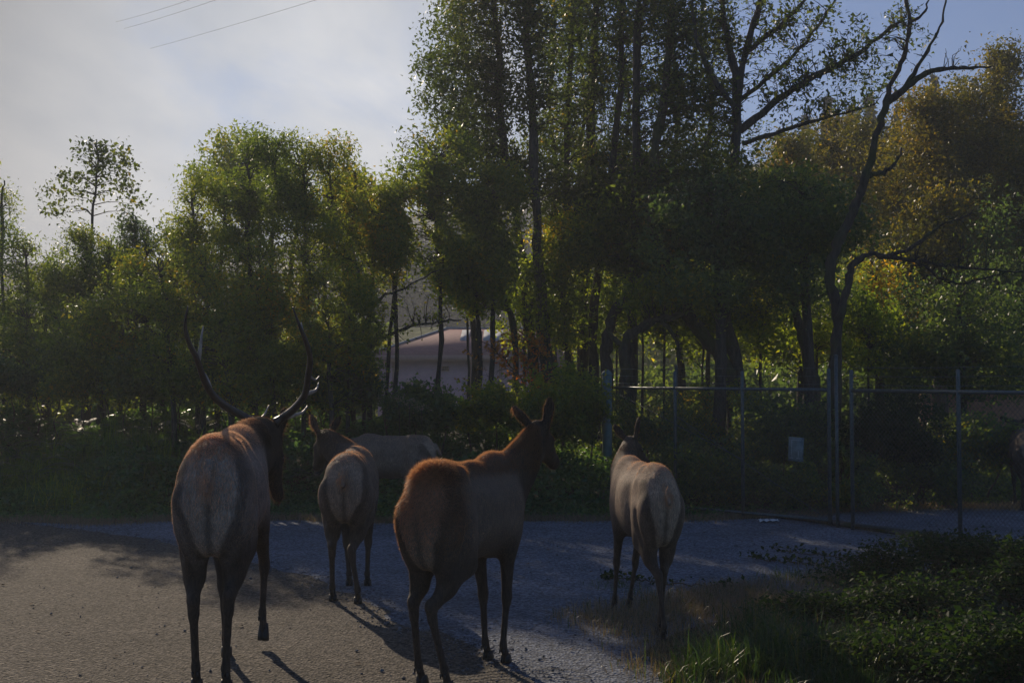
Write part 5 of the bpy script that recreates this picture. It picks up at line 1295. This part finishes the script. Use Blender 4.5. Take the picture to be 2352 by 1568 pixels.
# brambles in the right foreground
def bramble(label, px, py, rx, ry, hgt, n, seed, lm=M_bramble, ls=.062, st=16):
    rg = np.random.default_rng(seed); g = G(px, py); root = empty('bramble_bush', (g[0], g[1], 0)); props(root, label, 'bush')
    m = MB(); L_ = []
    n = int(n * 1.35); per = n // st
    for q in range(st):
        a = rg.uniform(0, 2 * PI); R = math.sqrt(rg.random()); ex, ey = math.cos(a) * rx * R, math.sin(a) * ry * R
        hz = .8 * hgt * rg.uniform(.5, 1.2) * (1 - .45 * R * R)
        P = spline([(ex * .1, ey * .1, -.02), (ex * .4, ey * .4, hz * .8), (ex * .8, ey * .8, hz), (ex * 1.15, ey * 1.15, hz * .62)], 12)
        P[1:] += rg.normal(0, .012, (11, 3)); m.tube(P, np.linspace(.006, .002, 12), 4, False)
        t = rg.random(per) ** .7 * 10.9; i = t.astype(int); f_ = (t - i)[:, None]
        L_.append(P[i] * (1 - f_) + P[i + 1] * f_ + rg.normal(0, .065, (per, 3)) * [1, 1, .7])
    m.build('stems', M_stem, root)
    C = np.concatenate(L_); C[:, 2] = np.maximum(C[:, 2], .02)
    V, F, r = leaves(C, ls, .62, flat=.9, rnd=(rg.random(len(C)) * .7 + .3 * veg_noise(C + g, seed, 3)).clip(0, 1), rg=rg)
    obj('leaves', mesh('leaves', V, F, lm, attrs={'rnd': r}), root)['kind'] = 'stuff'
for k, a in enumerate([('bramble mound at the bottom right corner', 2300, 1600, .75, .6, .55, 3400), ('bramble mound right of the lush grass', 2050, 1560, .7, .5, .38, 2600), ('tall bramble mound at the right edge', 2380, 1420, .9, .7, .75, 3800),
     ('leafy bramble in the middle of the right verge', 2090, 1440, .8, .55, .45, 3200), ('low bramble reaching left over the dry grass', 1880, 1430, .6, .45, .26, 1600), ('bramble with upright leafy tip above the verge', 2010, 1350, .6, .5, .42, 2200),
     ('bramble beneath the end upright of the gate', 2200, 1330, .8, .6, .45, 2800), ('bramble at the right edge below the gate', 2350, 1320, .8, .6, .6, 2800), ('thin brown bramble beside the fallen pole end', 2150, 1280, .7, .35, .35, 1200), ('bottom bramble right of centre of the verge', 2180, 1530, .7, .5, .4, 2600)]):
    bramble(a[0], *a[1:], 700 + k, ls=.040, st=26)
# trailing runners over the gravel
for k, (pix, lab) in enumerate([([(1770, 1262), (1850, 1275), (1950, 1284), (2060, 1296), (2140, 1305)], 'long trailing bramble runner lying on the gravel nearest the gate'), ([(1722, 1282), (1780, 1292), (1850, 1298), (1890, 1304)], 'shorter trailing runner in front of the long one'), ([(1385, 1330), (1450, 1334), (1520, 1345), (1680, 1352)], 'thin runner on the gravel beside the lean elk legs')]):
    P = spline([G(*p) + [0, 0, .012] for p in pix], 40); r_ = np.random.default_rng(800 + k); P[:, :2] += r_.normal(0, .012, (40, 2)); P[:, 2] += np.abs(r_.normal(0, .012, 40))
    root = empty('trailing_runner', tuple(P[0])); props(root, lab, 'runner'); m = MB(); m.tube(P - P[0], .006, 5); m.build('stem', M_stem, root)
    C = P[r_.integers(0, 40, 130)] + r_.normal(0, .05, (130, 3)) * [1, 1, .5]; C[:, 2] = np.abs(C[:, 2]) + .02
    V, F, r = leaves(C - P[0], .05, .6, rg=r_); obj('leaves', mesh('leaves', V, F, M_bramble, attrs={'rnd': r}), root)
# pebbles and litter on the gravel and asphalt
rg = np.random.default_rng(99)
n = 12000; y = 6.5 + 12 * rg.random(n) ** 1.3; x = rg.uniform(-7, 7, n)
roadx = np.interp(y, [p[1] for p in rew[::-1]], [p[0] for p in rew[::-1]])
onroad = x < roadx
keep = (~onroad | (rg.random(n) < .12)) & (y < edge_y(x)); x, y, onroad = x[keep], y[keep], onroad[keep]; n = len(x)
s = np.exp(rg.normal(-5.0, .45, n)).clip(.003, .028)
oct_ = np.array([[1, 0, 0], [-1, 0, 0], [0, 1, 0], [0, -1, 0], [0, 0, .7], [0, 0, -.5]])
fo = np.array([[0, 2, 4], [2, 1, 4], [1, 3, 4], [3, 0, 4], [2, 0, 5], [1, 2, 5], [3, 1, 5], [0, 3, 5]])
V = (oct_[None] * (1 + .3 * rg.normal(size=(n, 6, 3)))) * s[:, None, None] + np.stack([x, y, s * .3 + np.where(onroad, .002, -.006)], 1)[:, None]
F = (np.arange(n)[:, None, None] * 6 + fo[None]).reshape(-1, 3)
props(obj('pebbles', mesh('pebbles', V.reshape(-1, 3), F, M_pebble)), 'loose grey pebbles scattered over the gravel lot', 'gravel', kind='stuff')
# seed heads
for k, (px, py, lab) in enumerate([(916, 915, 'pale fluffy seed head left of the others above the bramble bank'), (940, 925, 'drooping pale seed head second from the left'), (968, 936, 'widest pale fluffy seed head on the bramble bank')]):
    p = W(px, py, 18.9); r_ = np.random.default_rng(900 + k); root = empty('seed_head', (p[0], p[1], float(ground_h(p[0], p[1])))); props(root, lab, 'weed')
    hz = p[2] - root.location[2]; m = MB(); m.tube([(0, 0, 0), (.02, 0, hz * .6), (0, 0, hz)], .005, 4); m.build('stalk', M_stem, root)
    C = np.array([0, 0, hz]) + r_.normal(0, .045, (90, 3)) * [1 + k * .4, 1, .9]; V, F, r = leaves(C, .022, .6, rg=r_); obj('fluff', mesh('fluff', V, F, M_dry, attrs={'rnd': r * 0 + 1}), root)

# tyre marks in the shade at the bottom edge
m = MB()
for q in range(4):
    P = spline([G(1060, 1548 + 7 * q), G(1160, 1538 + 7 * q), G(1270, 1536 + 8 * q), G(1360, 1544 + 9 * q)], 20); Q = P + np.array([0, .011, 0])
    m.add(np.concatenate([P, Q]) + [0, 0, .006], [(i, i + 1, 21 + i, 20 + i) for i in range(19)])
props(m.build('tyre_marks', simple('tyre_rubber', (0.03, 0.03, 0.032), 0.8)), kind='structure')

# loose stones along the broken edge of the asphalt
rg = np.random.default_rng(101); n = 3200; e_ = rew[rng.integers(0, len(rew), n)]; x = e_[:, 0] + rg.normal(0, .16, n); y = e_[:, 1] + rg.normal(0, .16, n)
ok = (y > 6.3) & (y < 17.3) & (x > -8); x, y = x[ok], y[ok]; n = len(x); s = np.exp(rg.normal(-5.0, .4, n)).clip(.003, .02)
V = (oct_[None] * (1 + .3 * rg.normal(size=(n, 6, 3)))) * s[:, None, None] + np.stack([x, y, s * .3 + .002], 1)[:, None]
props(obj('edge_gravel', mesh('edge_gravel', V.reshape(-1, 3), (np.arange(n)[:, None, None] * 6 + fo[None]).reshape(-1, 3), M_pebble)), 'loose stones strewn along the broken edge of the asphalt', 'gravel', kind='stuff')

# ------------------------------------------------------------------ haze
hz = MB(); hz.box(-430, 430, -45, 720, -2.2, 82)
M_haze = bpy.data.materials.new('haze'); M_haze.use_nodes = True; t = M_haze.node_tree; t.nodes.clear()
pv = t.nodes.new('ShaderNodeVolumePrincipled'); pv.inputs['Density'].default_value = 0.0015; pv.inputs['Color'].default_value = (0.86, 0.92, 1.0, 1); pv.inputs['Anisotropy'].default_value = 0.3
t.links.new(pv.outputs[0], t.nodes.new('ShaderNodeOutputMaterial').inputs['Volume'])
props(hz.build('haze', M_haze), kind='stuff')
